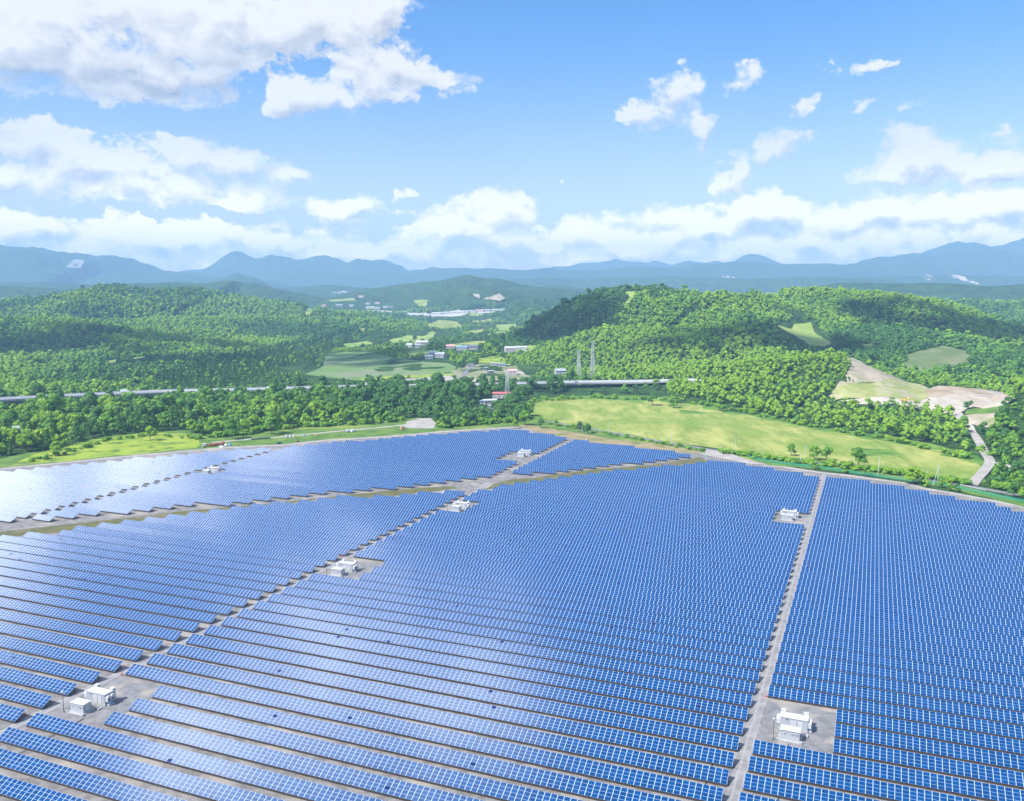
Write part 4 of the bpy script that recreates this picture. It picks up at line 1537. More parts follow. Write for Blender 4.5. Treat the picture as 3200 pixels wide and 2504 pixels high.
# --- the rest is woodland
def forest(name, sel, label):
    idx = np.where(sel)[0]
    if not len(idx):
        return
    ng_done = None
    for tone in range(4):
        q = idx[TONE[idx] == tone]
        if not len(q):
            continue
        me = bpy.data.meshes.new(name)
        me.vertices.add(len(q))
        me.vertices.foreach_set('co', np.column_stack([FP[q, 0], FP[q, 1], FZ[q] - np.clip((RAD[q] - 900) / 300, 0.15, 1.0) * 3.2]).astype(np.float32).ravel())
        at = me.attributes.new('size', 'FLOAT', 'POINT')
        at.data.foreach_set('value', sc_all[q].astype(np.float32))
        o = obj(name, me)
        tag(o, label % ['mid green', 'bright green', 'dark green', 'dark pointed'][tone], None, None, 'stuff')
        ng = bpy.data.node_groups.new('woodland_scatter', 'GeometryNodeTree')
        ng.interface.new_socket('Geometry', in_out='INPUT', socket_type='NodeSocketGeometry')
        ng.interface.new_socket('Geometry', in_out='OUTPUT', socket_type='NodeSocketGeometry')
        gi, go = ng.nodes.new('NodeGroupInput'), ng.nodes.new('NodeGroupOutput')
        jn = ng.nodes.new('GeometryNodeJoinGeometry')
        g2i = ng.nodes.new('GeometryNodeGeometryToInstance')
        for ob in FARC[NAMES[tone]]:
            oi = ng.nodes.new('GeometryNodeObjectInfo')
            oi.inputs['Object'].default_value = ob
            oi.inputs['As Instance'].default_value = True
            ng.links.new(oi.outputs['Geometry'], jn.inputs[0])
        iop = ng.nodes.new('GeometryNodeInstanceOnPoints')
        iop.inputs['Pick Instance'].default_value = True
        ri = ng.nodes.new('FunctionNodeRandomValue')
        ri.data_type = 'INT'
        ri.inputs['Min'].default_value = 0
        for s in ri.inputs:
            if s.name == 'Max' and s.type == 'INT':
                s.default_value = 2
            if s.name == 'Min' and s.type == 'INT':
                s.default_value = 0
        rr = ng.nodes.new('FunctionNodeRandomValue')
        rr.data_type = 'FLOAT_VECTOR'
        rr.inputs[0].default_value = (-0.06, -0.06, 0)
        rr.inputs[1].default_value = (0.06, 0.06, 6.283)
        na = ng.nodes.new('GeometryNodeInputNamedAttribute')
        na.data_type = 'FLOAT'
        na.inputs['Name'].default_value = 'size'
        ng.links.new(gi.outputs[0], iop.inputs['Points'])
        ng.links.new(jn.outputs[0], iop.inputs['Instance'])
        ng.links.new([s for s in ri.outputs if s.type == 'INT'][0], iop.inputs['Instance Index'])
        ng.links.new(rr.outputs[0], iop.inputs['Rotation'])
        ng.links.new(na.outputs[0], iop.inputs['Scale'])
        ng.links.new(iop.outputs[0], go.inputs[0])
        md = o.modifiers.new('scatter', 'NODES')
        md.node_group = ng
        ng.nodes.remove(g2i)


rest = ~near_set
print('FOREST', rest.sum())
forest('forest', rest & (PXs < 1300), '%s woodland crowns on the left hills and valley')
forest('forest', rest & (PXs >= 1300), '%s woodland crowns on the right hills and valley')

# --- shrubs along the side road and round the meadow: things
SHRUB_LINES = [([(432, 934), (520, 928), (560, 919), (640, 911), (760, 906), (862, 895)], 44, 'along the foot of the belt behind the track', 2.0),
               ([(938, 911), (1040, 904), (1100, 899)], 18, 'at the foot of the trees right of the parking ground', 2.0),
               ([(1130, 858), (1260, 848), (1440, 853), (1580, 878), (1700, 904), (1900, 940), (2070, 980)], 60, 'along the upper rim of the hay meadow', 1.9),
               ([(1172, 905), (1230, 914), (1300, 927), (1400, 945), (1495, 962)], 46, 'behind the dry bank of the side road', 1.0),
               ([(1535, 964), (1600, 974), (1660, 983), (1740, 991)], 30, 'between the side road and the hay meadow', 1.5),
               ([(1760, 994), (1850, 1004), (1930, 1014), (2000, 1024), (2060, 1031)], 40, 'in the hedge below the hay meadow', 1.7),
               ([(2115, 1040), (2150, 1046), (2185, 1052), (2220, 1060)], 16, 'at the road fork by the right edge', 2.0),
               ([(60, 986), (140, 968), (230, 940), (330, 928), (420, 938)], 30, 'at the rim of the lush meadow', 1.3),
               ([(2090, 960), (2120, 975), (2150, 985)], 8, 'beside the quarry road', 1.6)]
for line, n, w, s0 in SHRUB_LINES:
    G = np.array(S(line))
    seg = np.r_[0, np.cumsum(np.hypot(*np.diff(G, axis=0).T))]
    for k in range(n):
        d = seg[-1] * (k + random.random()) / n
        x = np.interp(d, seg, G[:, 0]) + random.gauss(0, 1.6)
        y = np.interp(d, seg, G[:, 1]) + random.gauss(0, 2.2)
        s = s0 * random.uniform(0.55, 1.25)
        o = obj('shrub', BUSH[k % 4])
        o.location = (x, y, h1(x, y) - 0.1)
        o.rotation_euler = (0, 0, random.uniform(0, 6.28))
        o.scale = (s * 1.2, s * 1.1, s)
        tone = 'bright' if k % 4 in (0, 2) else 'mid green'
        tag(o, '%s %s shrub %s' % ('large' if s > s0 else 'low', tone, w), 'shrub', 'shrubs ' + w)

# --- single trees one can point to (photo pixels of the foot, scale, tone)
SINGLE = [((1813, 1350), .62, 2, 'dark round tree with its twin at the meadow edge', 'pair of trees at the lower meadow edge'), ((1836, 1356), .58, 2, 'lower dark tree of the pair at the meadow edge', 'pair of trees at the lower meadow edge'),
          ((1690, 1338), .55, 2, 'lone dark bushy tree by the dry bank', None), ((1738, 1332), .38, 0, 'small round bush-like tree behind the dry bank', None),
          ((2472, 1425), .62, 0, 'roadside tree left of the broad spreading pair', None), ((2545, 1438), .72, 0, 'broad spreading roadside tree below the meadow', None), ((2582, 1440), .7, 0, 'spreading roadside tree leaning over the hedge', None),
          ((2682, 1462), .95, 0, 'lone umbrella-shaped tree in the roadside hedge', None), ((1528, 1112), 1.5, 1, 'big bright yellow-green tree beside the farm field', None),
          ((1548, 1116), 1.0, 1, 'smaller bright tree beside the big yellow-green one', None), ((1483, 1148), 1.1, 2, 'dark rounded tree at the bend of the valley road', None), ((1440, 1160), 1.0, 2, 'dark tree left of the valley road', None),
          ((1452, 1145), 1.0, 2, 'dark tree behind the valley road', None), ((1350, 1225), .9, 0, 'tall green tree before the bare lot', None), ((1240, 1235), .7, 0, 'low green tree at the left of the bare lot', None),
          ((1298, 1068), 1.1, 2, 'dark rounded tree among the pale fields', None), ((1640, 1330), .9, 0, 'slim tree at the left corner of the hay meadow', None), ((1655, 1300), .8, 0, 'round tree at the top left of the hay meadow', None),
          ((2040, 1268), .9, 2, 'dark tree at the top of the hay meadow', None), ((2105, 1275), .8, 0, 'round tree at the bend of the hay meadow', None)]
for p, s, tn, lab, gr in SINGLE:
    x, y = hits([p])[0]
    place_tree(x, y, h1(x, y), s, tn, lab, gr)
# big trees with pale trunks in front of the belt
for p, s, lab in (((725, 1372), 1.15, 'broad tree with bare pale trunk at the meadow end'), ((850, 1358), 1.25, 'broad tree with thick trunk behind the dark pipe'), ((600, 1352), 0.8, 'rounded pale green tree at the meadow rim'),
                  ((470, 1378), .8, 'rounded green tree on the top of the lush meadow'), ((180, 1424), .75, 'light green tree at the lower left meadow edge'), ((1610, 1340), .55, 'low rounded tree above the site corner')):
    x, y = hits([p])[0]
    place_tree(x, y, h1(x, y), s, 1 if s < 1 else 0, lab, None)
# ------------------------------------------------------------------ highway
M['barrier'] = plain('guard_rail_steel', (0.45, 0.46, 0.47), 0.5, 0.2)
M['deck'] = plain('viaduct_concrete', (0.33, 0.33, 0.33), 0.85)


def sweep(line, prof):
    """sweep a (offset, height) outline along a ground line with heights"""
    vs, fs = [], []
    n = len(prof)
    for i, (x, y, z) in enumerate(line):
        a, b = line[max(i - 1, 0)], line[min(i + 1, len(line) - 1)]
        d = Vector((b[0] - a[0], b[1] - a[1], 0)).normalized()
        nr = Vector((-d.y, d.x, 0))
        for o, h in prof:
            vs.append((x + nr.x * o, y + nr.y * o, z + h))
    for i in range(len(line) - 1):
        for k in range(n):
            fs.append((i * n + k, i * n + (k + 1) % n, (i + 1) * n + (k + 1) % n, (i + 1) * n + k))
    fs.append(tuple(range(n - 1, -1, -1)))
    fs.append(tuple((len(line) - 1) * n + k for k in range(n)))
    return vs, fs


_hz = H(np.array([p[0] for p in HW_L]), np.array([p[1] for p in HW_L]))
_hz = np.convolve(np.pad(np.maximum(6.5, _hz + 3.5), 4, mode='edge'), np.ones(9) / 9, 'valid')
hw = [(x, y, float(z)) for (x, y), z in zip(HW_L, _hz)]
x0, y0, _ = hw[0]
hwt = empty('highway_viaduct', (x0, y0, 0), 0, 'pale grey highway viaduct crossing behind the tree belt', 'viaduct')
loc = [(x - x0, y - y0, z) for x, y, z in hw]
MB().add(*sweep(loc, [(-11, -1.4), (11, -1.4), (11.3, 0), (-11.3, 0)])).build('deck', M['deck'], hwt)
MB().add(*sweep(loc, [(-10.6, 0.03), (10.6, 0.03), (10.6, 0.06), (-10.6, 0.06)])).build('carriageway', plain('pale_highway_asphalt', (0.38, 0.37, 0.365), 0.85, scale=0.1), hwt)
for o in (-11.2, 11.2):
    MB().add(*sweep(loc, [(o - .15, 0), (o + .15, 0), (o + .15, 1.0), (o - .15, 1.0)])).build('parapet', M['barrier'], hwt)
MB().add(*sweep(loc, [(-.2, 0.05), (.2, 0.05), (.2, 0.9), (-.2, 0.9)])).build('median_barrier', M['barrier'], hwt)
acc = 0
pier = MB().box(-1.2, 1.2, -1, 1, 0, 5.1).box(-4, 4, -1.2, 1.2, 4.2, 5.12).mesh('pier')
for a, b in zip(loc[:-1], loc[1:]):
    acc += math.hypot(b[0] - a[0], b[1] - a[1])
    if acc > 30:
        acc = 0
        o = obj('pier', pier, M['deck'] if not pier.materials else None, hwt)
        o.location = (b[0], b[1], 0)

# slip road below the viaduct
slip = smooth_line(S([(188, 862), (196, 872), (200, 880), (190, 886)]), 5)
drape('slip_road', band(slip, 7), M['dirt'], 0.4, 20)


# ------------------------------------------------------------------ vehicles
M['tyre'] = plain('black_rubber', (0.02, 0.02, 0.022), 0.8)
M['glass'] = plain('dark_glass', (0.03, 0.04, 0.05), 0.1)


def make_car(nm, col, label, loc, rz, van=False):
    t = empty(nm, loc, rz, label, 'van' if van else 'car')
    pm = plain('car_paint', col, 0.35, 0.1, 0.04)
    Lc, W = (4.8, 1.85) if van else (4.4, 1.75)
    hood = 1.1 if van else 0.95
    top = 1.95 if van else 1.45
    prof = [(-Lc / 2, .35), (Lc / 2, .35), (Lc / 2, hood - .2), (Lc / 2 - .9, hood), (Lc / 2 - 1.6, top), (-Lc / 2 + (.15 if van else .9), top), (-Lc / 2 + (0 if van else .2), hood), (-Lc / 2, hood - .1)]
    MB().prism(prof, 'y', -W / 2, W / 2).build('body', pm, t)
    MB().prism([(Lc / 2 - 1.0, hood + .02), (Lc / 2 - .97, hood + .06), (Lc / 2 - 1.6, top - .06), (Lc / 2 - 1.68, top - .1)], 'y', -W / 2 + .12, W / 2 - .12).build('windscreen', M['glass'], t)
    MB().box(-Lc / 2 + .9, Lc / 2 - 1.7, -W / 2 - .01, W / 2 + .01, hood + .08, top - .12, .94).build('side_window', M['glass'], t)
    for x in (-Lc / 2 + .8, Lc / 2 - .8):
        for y in (-W / 2 + .05, W / 2 - .05):
            MB().bar((x, y - .12, .33), (x, y + .12, .33), .33, n=10).build('wheel', M['tyre'], t)
    return t


def make_truck(label, loc, rz, cab, box, low=False):
    t = empty('truck', loc, rz, label, 'truck')
    MB().box(-4.2, 4.2, -1.1, 1.1, .6, .95).build('chassis', plain('truck_chassis', (.06, .06, .06)), t)
    c = MB().prism([(2.2, .9), (4.3, .9), (4.3, 1.9), (4.0, 2.8), (2.2, 2.8)], 'y', -1.15, 1.15).build('cab', plain('cab_paint', cab, .4), t)
    MB().prism([(4.31, 1.9), (4.33, 1.9), (4.05, 2.65), (4.03, 2.65)], 'y', -1, 1).build('windscreen', M['glass'], c)
    if low:
        b = MB().box(-4.3, 2.0, -1.2, 1.2, .96, 1.2)
        b.box(-4.3, 2.0, -1.2, -1.1, 1.2, 1.75).box(-4.3, 2.0, 1.1, 1.2, 1.2, 1.75).box(-4.3, -4.2, -1.1, 1.1, 1.2, 1.75).box(1.9, 2.0, -1.1, 1.1, 1.2, 2.0)
        b.build('load_bed', plain('bed_paint', box, .5), t)
    else:
        MB().box(-4.3, 2.0, -1.2, 1.2, .96, 3.4).build('cargo_box', plain('cargo_paint', box, .4), t)
    for x in (-3.2, -2.1, 3.2):
        for y in (-1.0, 1.0):
            MB().bar((x, y - .15, .5), (x, y + .15, .5), .5, n=12).build('wheel', M['tyre'], t)
    return t


def on_hw(px, off):
    xs = [CX + F * p[0] / (p[1] * math.cos(PITCH) - (6.5 - CAMH) * math.sin(PITCH)) for p in hw]
    i = int(np.argmin(np.abs(np.array(xs) - px)))
    a, b = hw[max(i - 1, 0)], hw[min(i + 1, len(hw) - 1)]
    an = math.atan2(b[1] - a[1], b[0] - a[0])
    return (hw[i][0] - math.sin(an) * off, hw[i][1] + math.cos(an) * off, hw[i][2] + .07), an


l, a = on_hw(80, -5)
make_car('car', (.75, .76, .78), 'white car on the left end of the highway', l, a)
l, a = on_hw(405, 4)
make_truck('white box truck on the highway above the tree belt', l, a, (.75, .76, .78), (.78, .78, .8))
l, a = on_hw(862, -5)
make_truck('blue and white truck on the highway behind the belt', l, a, (.15, .3, .6), (.7, .74, .8))
l, a = on_hw(1785, -5)
make_car('car', (.03, .03, .04), 'black car on the highway below the lattice masts', l, a)

# vehicles and stored things beside the site track
tdir = math.atan2(track[-1][1] - track[0][1], track[-1][0] - track[0][0])


def g1(px, py):
    x, y = hits([(px, py)])[0]
    return x, y, h1(x, y) + 0.12


make_truck('faded red flatbed truck parked at the lush meadow', g1(652, 1397), tdir + math.pi, (.60, .60, .62), (.50, .10, .06), True)
make_truck('second red flatbed truck nose to tail with the first', g1(685, 1393), tdir, (.45, .14, .10), (.50, .13, .08), True)
wh, blu = plain('white_sheet', (.75, .77, .8)), plain('blue_sheet', (.08, .25, .6))


def tarp(px, py, m, label, w=3, h=1.1):
    t = empty('covered_pile', g1(px, py), random.uniform(0, 3), label, 'pile')
    b = MB()
    b.lathe([(w * .5, 0), (w * .46, h * .4), (w * .3, h * .8), (w * .1, h)], n=9)
    b.lathe([(w * .35, 0), (w * .3, h * .5), (w * .12, h * .8)], (w * .45, .3, 0), 8)
    b.build('sheet', m, t)


tarp(694, 1398, wh, 'white sheeted pile beside the red trucks')
tarp(706, 1393, wh, 'white sheeted pile in the middle of the row', 2.4, 1.4)
tarp(719, 1392, blu, 'blue sheeted pile at the end of the row', 2.6, 1.3)
tarp(950, 1362, blu, 'small blue sheeted pile beside the track', 1.7, 1.4)
tarp(986, 1362, plain('orange_sheet', (.6, .25, .08)), 'small orange sheeted pile beside the track', 1.6, .8)
t = empty('steel_pipe', g1(815, 1373), tdir, 'long dark steel pipe lying on the grass', 'pipe')
MB().bar((-7.5, 0, .6), (7.5, 0, .6), .6, n=14).build('tube', plain('dark_pipe', (.10, .10, .12), .6), t)
MB().box(-5, -4.6, -.9, .9, 0, .2).box(4.6, 5, -.9, .9, 0, .2).build('bearer', plain('timber', (.25, .18, .1)), t)


def make_tank(label, loc):
    t = empty('storage_tank', loc, 0, label, 'tank', 'row of three white tanks')
    MB().lathe([(.95, 0), (.95, 1.9), (.8, 2.2), (.3, 2.35)], n=14).build('shell', M['white'], t)
    MB().lathe([(.28, 2.3), (.28, 2.5)], n=10).build('lid', M['vent'], t)


for px, w in ((896, 'nearest the dark pipe'), (908, 'in the middle of three'), (919, 'nearest the blue pile')):
    make_tank('upright white plastic tank ' + w, g1(px, 1368))
t = empty('mixer_drum', g1(1087, 1352), 0, 'round blue-grey tank standing in the grass', 'tank')
MB().lathe([(.6, 0), (1.2, .5), (1.4, 1.3), (1.1, 2.1), (.5, 2.5)], n=14).build('drum', plain('bluegrey', (.28, .36, .48)), t)
MB().box(-.9, .9, -.1, .1, 0, .6).box(-.1, .1, -.9, .9, 0, .6).build('stand', M['vent'], t)
make_car('van', (.78, .78, .8), 'white van parked beside the round blue-grey tank', g1(1105, 1350), tdir + .3, True)
t = empty('portable_toilet', g1(1257, 1343), tdir, 'orange and white portable cabin beside the parking ground', 'portable cabin')
MB().box(-1.5, 1.5, -1.2, 1.2, .1, 2.5).build('body', plain('orange_paint', (.70, .27, .10)), t)
MB().prism([(-1.3, 2.5), (1.3, 2.5), (1.2, 2.75), (0, 2.95), (-1.2, 2.75)], 'x', -1.6, 1.6).build('roof', M['white'], t)
MB().box(-.45, .45, -1.25, -1.2, .2, 2.2).build('door', M['white'], t)
t = empty('skip', g1(873, 1388), tdir, 'dark green waste skip beside the perimeter lane', 'skip')
MB().prism([(-1.2, .2), (1.2, .2), (2.0, 1.5), (1.9, 1.5), (1.12, .3), (-1.12, .3), (-1.9, 1.5), (-2.0, 1.5)], 'y', -1, 1).box(-1.5, 1.5, -1.0, -.92, .3, 1.4).box(-1.5, 1.5, .92, 1.0, .3, 1.4).build('bin', plain('green_paint', (.02, .18, .12)), t)
t = empty('small_digger', g1(930, 1381), tdir, 'small dark and orange machine beside the green skip', 'machine')
MB().box(-.9, .9, -.8, -.4, 0, .5).box(-.9, .9, .4, .8, 0, .5).build('track', M['tyre'], t)
MB().box(-.7, .7, -.7, .7, .5, 1.1).build('body', plain('orange_machine', (.65, .22, .04)), t)
MB().box(-.3, .6, -.5, .5, 1.1, 1.9, .9).build('cab', M['glass'], t)
t = empty('junk_bin', g1(745, 1394), 0, 'small dark drum with an orange lid by the rows', 'drum')
MB().lathe([(.5, 0), (.55, .5), (.5, 1.1)], n=12).build('barrel', M['vent'], t)
MB().lathe([(.52, 1.1), (.45, 1.35)], n=12).build('lid', plain('orange_lid', (.7, .25, .05)), t)


# excavator on the quarry floor
def excavator(loc, rz):
    t = empty('excavator', loc, rz, 'yellow excavator with its boom stretched out on the quarry floor', 'excavator')
    yel = plain('yellow_paint', (.75, .42, .03), .45)
    for y in (-1.5, .7):
        MB().prism([(-2.2, .3), (-1.9, 0), (1.9, 0), (2.2, .3), (2.2, .7), (1.9, 1), (-1.9, 1), (-2.2, .7)], 'y', y, y + .8).build('track', M['tyre'], t)
    MB().box(-2.4, 1.4, -1.4, 1.4, 1.1, 2.3).build('body', yel, t)
    c = MB().box(.2, 1.7, -1.4, -.3, 2.3, 3.4, .92).build('cab', yel, t)
    MB().box(.3, 1.72, -1.42, -.35, 2.6, 3.2, .92).build('window', M['glass'], c)
    MB().box(-2.6, -2.0, -1.3, 1.3, 1.0, 2.1).build('counterweight', M['vent'], t)
    MB().bar((1.3, 0, 1.8), (4.6, 0, 4.3), .32, .28, 6).bar((4.6, 0, 4.3), (7.0, 0, 3.9), .28, .22, 6).build('boom', yel, t)
    MB().bar((7.0, 0, 3.9), (9.2, 0, 1.3), .22, .16, 6).build('stick', yel, t)
    MB().prism([(8.7, .9), (9.7, 1.3), (9.9, .5), (9.2, .1)], 'y', -.6, .6).build('bucket', plain('rusty_bucket', (.5, .16, .06)), t)


x, y = hits([(2826, 1258)])[0]
excavator((x, y, h1(x, y) + .75), -0.12)


# ------------------------------------------------------------------ masts and poles
M['steel'] = plain('galvanised_lattice', (.42, .45, .48), .5, .4)


def lattice_mast(px, py, hgt, w0, w1, label, dishes, arms=False):
    x, y, z = g1(px, py)
    t = empty('lattice_mast', (x, y, z), 0.4, label, 'mast')
    legs, br = MB(), MB()
    n = 11
    W = lambda k: w0 + (w1 - w0) * (k / n) ** 0.8
    for sx, sy in ((-1, -1), (1, -1), (1, 1), (-1, 1)):
        for k in range(n):
            a, b = W(k) / 2, W(k + 1) / 2
            legs.bar((sx * a, sy * a, hgt * k / n), (sx * b, sy * b, hgt * (k + 1) / n), .17, n=4)
    for k in range(n):
        a, b, za, zb = W(k) / 2, W(k + 1) / 2, hgt * k / n, hgt * (k + 1) / n
        C0 = [(-a, -a, za), (a, -a, za), (a, a, za), (-a, a, za)]
        C1 = [(-b, -b, zb), (b, -b, zb), (b, b, zb), (-b, b, zb)]
        for i in range(4):
            j = (i + 1) % 4
            br.bar(C0[i], C1[j], .08, n=3).bar(C0[j], C1[i], .08, n=3).bar(C1[i], C1[j], .08, n=3)
    legs.build('leg_frame', M['steel'], t)
    br.build('bracing', M['steel'], t)
    if arms:
        for zf in (.72, .84, .96):
            MB().bar((-3.5, 0, hgt * zf), (3.5, 0, hgt * zf), .12, n=4).build('cross_arm', M['steel'], t)
    else:
        for zf in (.86, .99):
            b = MB()
            for i in range(8):
                an = i * math.pi / 4
                an2 = an + math.pi / 4
                b.bar((1.9 * math.cos(an), 1.9 * math.sin(an), hgt * zf), (1.9 * math.cos(an2), 1.9 * math.sin(an2), hgt * zf), .12, n=4)
                b.bar((1.9 * math.cos(an), 1.9 * math.sin(an), hgt * zf), (0, 0, hgt * zf - .4), .07, n=3)
            b.build('platform', M['steel'], t)
            for i in range(dishes):
                an = i * 2.1 + zf * 9
                MB().box(1.9 * math.cos(an) - .3, 1.9 * math.cos(an) + .3, 1.9 * math.sin(an) - .3, 1.9 * math.sin(an) + .3, hgt * zf - .8, hgt * zf + 1.8).build('antenna', M['white'], t)


lattice_mast(1808, 1196, 39, 5.5, 2.0, 'shorter grey lattice mast left of its taller twin', 3)
lattice_mast(1851, 1196, 51, 6.5, 1.6, 'taller pale lattice mast with ringed platforms', 4)
lattice_mast(1585, 1246, 30, 5.0, 1.6, 'grey lattice pylon beside the red-roofed shed', 0, True)

M['pole'] = plain('grey_pole', (.48, .50, .52), .6)


def make_pole(px, py, h, label, kind='pole', lean=(0, 0), stay=False):
    x, y, z = g1(px, py)
    nm = {'pole': 'utility_pole', 'lamp': 'street_lamp', 'cam': 'camera_mast'}[kind]
    t = empty(nm, (x, y, z - .1), 0, label, nm.replace('_', ' '))
    MB().bar((0, 0, 0), (lean[0], lean[1], h), .17, .11, 8).build('pole', M['pole'] if kind != 'cam' else M['white'], t)
    if kind == 'pole':
        MB().box(lean[0] - .9, lean[0] + .9, lean[1] - .06, lean[1] + .06, h - .7, h - .55).box(lean[0] - .6, lean[0] + .6, lean[1] - .06, lean[1] + .06, h - 1.4, h - 1.28).build('cross_arm', M['steel'], t)
        if stay:
            MB().bar((-3.4, -1.2, 0), (lean[0], lean[1], h - 1.2), .15, .1, 6).build('strut', M['pole'], t)
    elif kind == 'lamp':
        MB().bar((0, 0, h - .1), (1.6, -.3, h + .35), .06, n=5).build('bracket', M['pole'], t)
        MB().box(1.3, 2.2, -.5, -.15, h + .28, h + .45).build('lamp_head', M['white'], t)
    else:
        MB().box(-.7, .7, -.7, .7, 0, .7).build('base', M['white'], t)


make_pole(1831, 1377, 8, 'white camera mast at the far edge of the wedge block', 'cam')
for p, h, lab, kd in (((1819, 1352), 5, 'short pale post left of the white camera mast', 'pole'), ((1901, 1357), 10, 'thin street lamp before the hay meadow left part', 'lamp'), ((1996, 1372), 5, 'short post in the hedge above the wedge block', 'pole'),
                      ((2083, 1387), 6, 'short post left of the tall roadside pole', 'pole'), ((2097, 1390), 11, 'slender tall pole before the hay meadow', 'pole'), ((2253, 1415), 5, 'short post by the gate apron', 'pole'),
                      ((2298, 1410), 9, 'street lamp with arm beside the gate apron', 'lamp'), ((2515, 1437), 10, 'pale utility pole right of the roadside tree', 'pole'), ((2502, 1440), 4, 'short stub post in the roadside hedge', 'pole'),
                      ((2897, 1492), 5, 'short pole behind the leaning pole', 'pole'), ((80, 1250), 9, 'street lamp above the left highway end', 'lamp')):
    make_pole(p[0], p[1], h, lab, kd)
make_pole(2742, 1488, 13, 'tall slightly leaning pole in the hedge', lean=(1.0, .2))
make_pole(2930, 1516, 13, 'tall pole with slanted strut at the fence corner', stay=True)
for px, py, w in ((128, 1222, 'left'), (284, 1208, 'middle'), (390, 1200, 'third')):
    make_pole(px, py, 11, 'highway lamp post, %s of the row behind the viaduct' % w, 'lamp')


# road barrier and sign boards near the fork
t = empty('guard_rail', (*hits([(2985, 1515)])[0], .1), 0, 'white guard rail beside the road fork', 'guard rail')
a0 = hits([(2985, 1515)])[0]
b0 = hits([(3080, 1536)])[0]
d0 = (b0[0] - a0[0], b0[1] - a0[1])
MB().bar((0, 0, .65), (d0[0], d0[1], .65), .16, n=6).build('rail', M['white'], t)
for k in range(7):
    o = MB().bar((d0[0] * k / 6, d0[1] * k / 6, 0), (d0[0] * k / 6, d0[1] * k / 6, .8), .07, n=5).build('post', M['white'], t)


# ------------------------------------------------------------------ houses, sheds and the far town
ROOFC = {'red': (.46, .13, .11), 'grey': (.30, .33, .37), 'blue': (.16, .26, .42), 'white': (.42, .43, .45), 'pink': (.62, .30, .30), 'dark': (.10, .12, .16)}
WALL = plain('rendered_wall', (.40, .39, .37), .8, var=.06)


def house(px, py, w, d, h, roof, rz, label, shed=False, cat='house', nm=None):
    x, y, z = g1(px, py)
    t = empty(nm or ('farm_shed' if shed else 'house'), (x, y, z), rz, label, cat)
    MB().box(-w / 2, w / 2, -d / 2, d / 2, -1, h).build('wall', WALL, t)
    rh = d * (.16 if shed else .30)
    r = MB().prism([(-d / 2 - .5, h), (d / 2 + .5, h), (d / 2 + .5, h + .2), (0, h + rh), (-d / 2 - .5, h + .2)], 'x', -w / 2 - .5, w / 2 + .5)
    rm = bpy.data.materials.get('roof_' + roof) or plain('roof_' + roof, ROOFC[roof], .5)
    r.build('roof', rm, t)
    k = max(2, int(w / 4))
    wm = MB().box(-.6, .6, -.06, .03, 0, 1.2).mesh('window')
    wm.materials.append(M['glass'])
    for i in range(min(k, 8)):
        o = obj('window', wm, None, t)
        o.location = (-w / 2 + (i + .5) * w / k, -d / 2, 1.1)
        if not shed and h > 4.5:
            o = obj('window', wm, None, t)
            o.location = (-w / 2 + (i + .5) * w / k, -d / 2, 3.7)
    MB().box(-w / 2 - .06, -w / 2 + .02, -.8 if not shed else -2, .8 if not shed else 2, 0, 2.1 if not shed else 3.2).build('door', M['vent'], t)


house(1319, 1080, 22, 12, 6, 'white', .2, 'long white house among dark trees, left of the village')
house(1280, 1086, 11, 9, 5, 'white', -.2, 'small white house left of the long white one')
house(1304, 1087, 9, 8, 5, 'grey', .1, 'small grey-roofed house below the long white one')
house(1407, 1090, 14, 9, 4.5, 'pink', .1, 'pink-roofed house left of the blue-roofed row')
house(1443, 1094, 18, 10, 4.5, 'blue', .05, 'pale blue roofed house in the village row')
house(1473, 1093, 22, 10, 5, 'dark', .05, 'long dark-roofed house at the end of the village row')
house(1352, 1112, 14, 10, 5, 'grey', .3, 'grey-roofed house above the valley field')
house(1376, 1118, 15, 11, 5.5, 'white', -.3, 'white gabled house above the valley field corner')
house(1340, 1122, 12, 7, 4, 'grey', .1, 'low grey house left of the white gabled one')
house(1603, 1099, 27, 17, 6, 'white', .15, 'large white barn at the foot of the right hill', True, 'barn')
house(1630, 1097, 18, 14, 6, 'white', -.1, 'smaller white barn right of the large one', True, 'barn')
house(1518, 1156, 9, 5, 3, 'grey', 1.1, 'narrow grey shed in the scrap yard', True, 'shed')
house(1533, 1166, 8, 5, 3, 'white', .5, 'white shed in the lower scrap yard', True, 'shed')
house(1568, 1146, 10, 6, 3.5, 'blue', .1, 'bluish shed at the back of the scrap yard', True, 'shed')
house(1545, 1142, 12, 5, 3, 'white', .0, 'low white shed behind the scrap yard', True, 'shed')
house(1602, 1171, 11, 9, 5, 'pink', .0, 'pink-roofed house beyond the highway')
house(1750, 1170, 14, 10, 5, 'grey', .2, 'grey house below the wooded hill, left of the masts')
house(1567, 1244, 19, 10, 5, 'red', .0, 'red-roofed shed in the trees before the highway', True, 'shed')
house(1530, 1263, 14, 8, 4, 'white', .3, 'white-roofed shed below the red-roofed one', True, 'shed')
house(1513, 1262, 9, 6, 3, 'blue', .1, 'small bluish shed left of the white-roofed one', True, 'shed')
house(1541, 1277, 9, 6, 3, 'grey', .3, 'grey hut lowest beside the red-roofed shed', True, 'shed')
house(65, 1360, 14, 9, 5, 'grey', .5, 'pale house roof half hidden in the left belt')
house(10, 1390, 16, 10, 5, 'white', .3, 'white-walled house at the left edge in the belt')
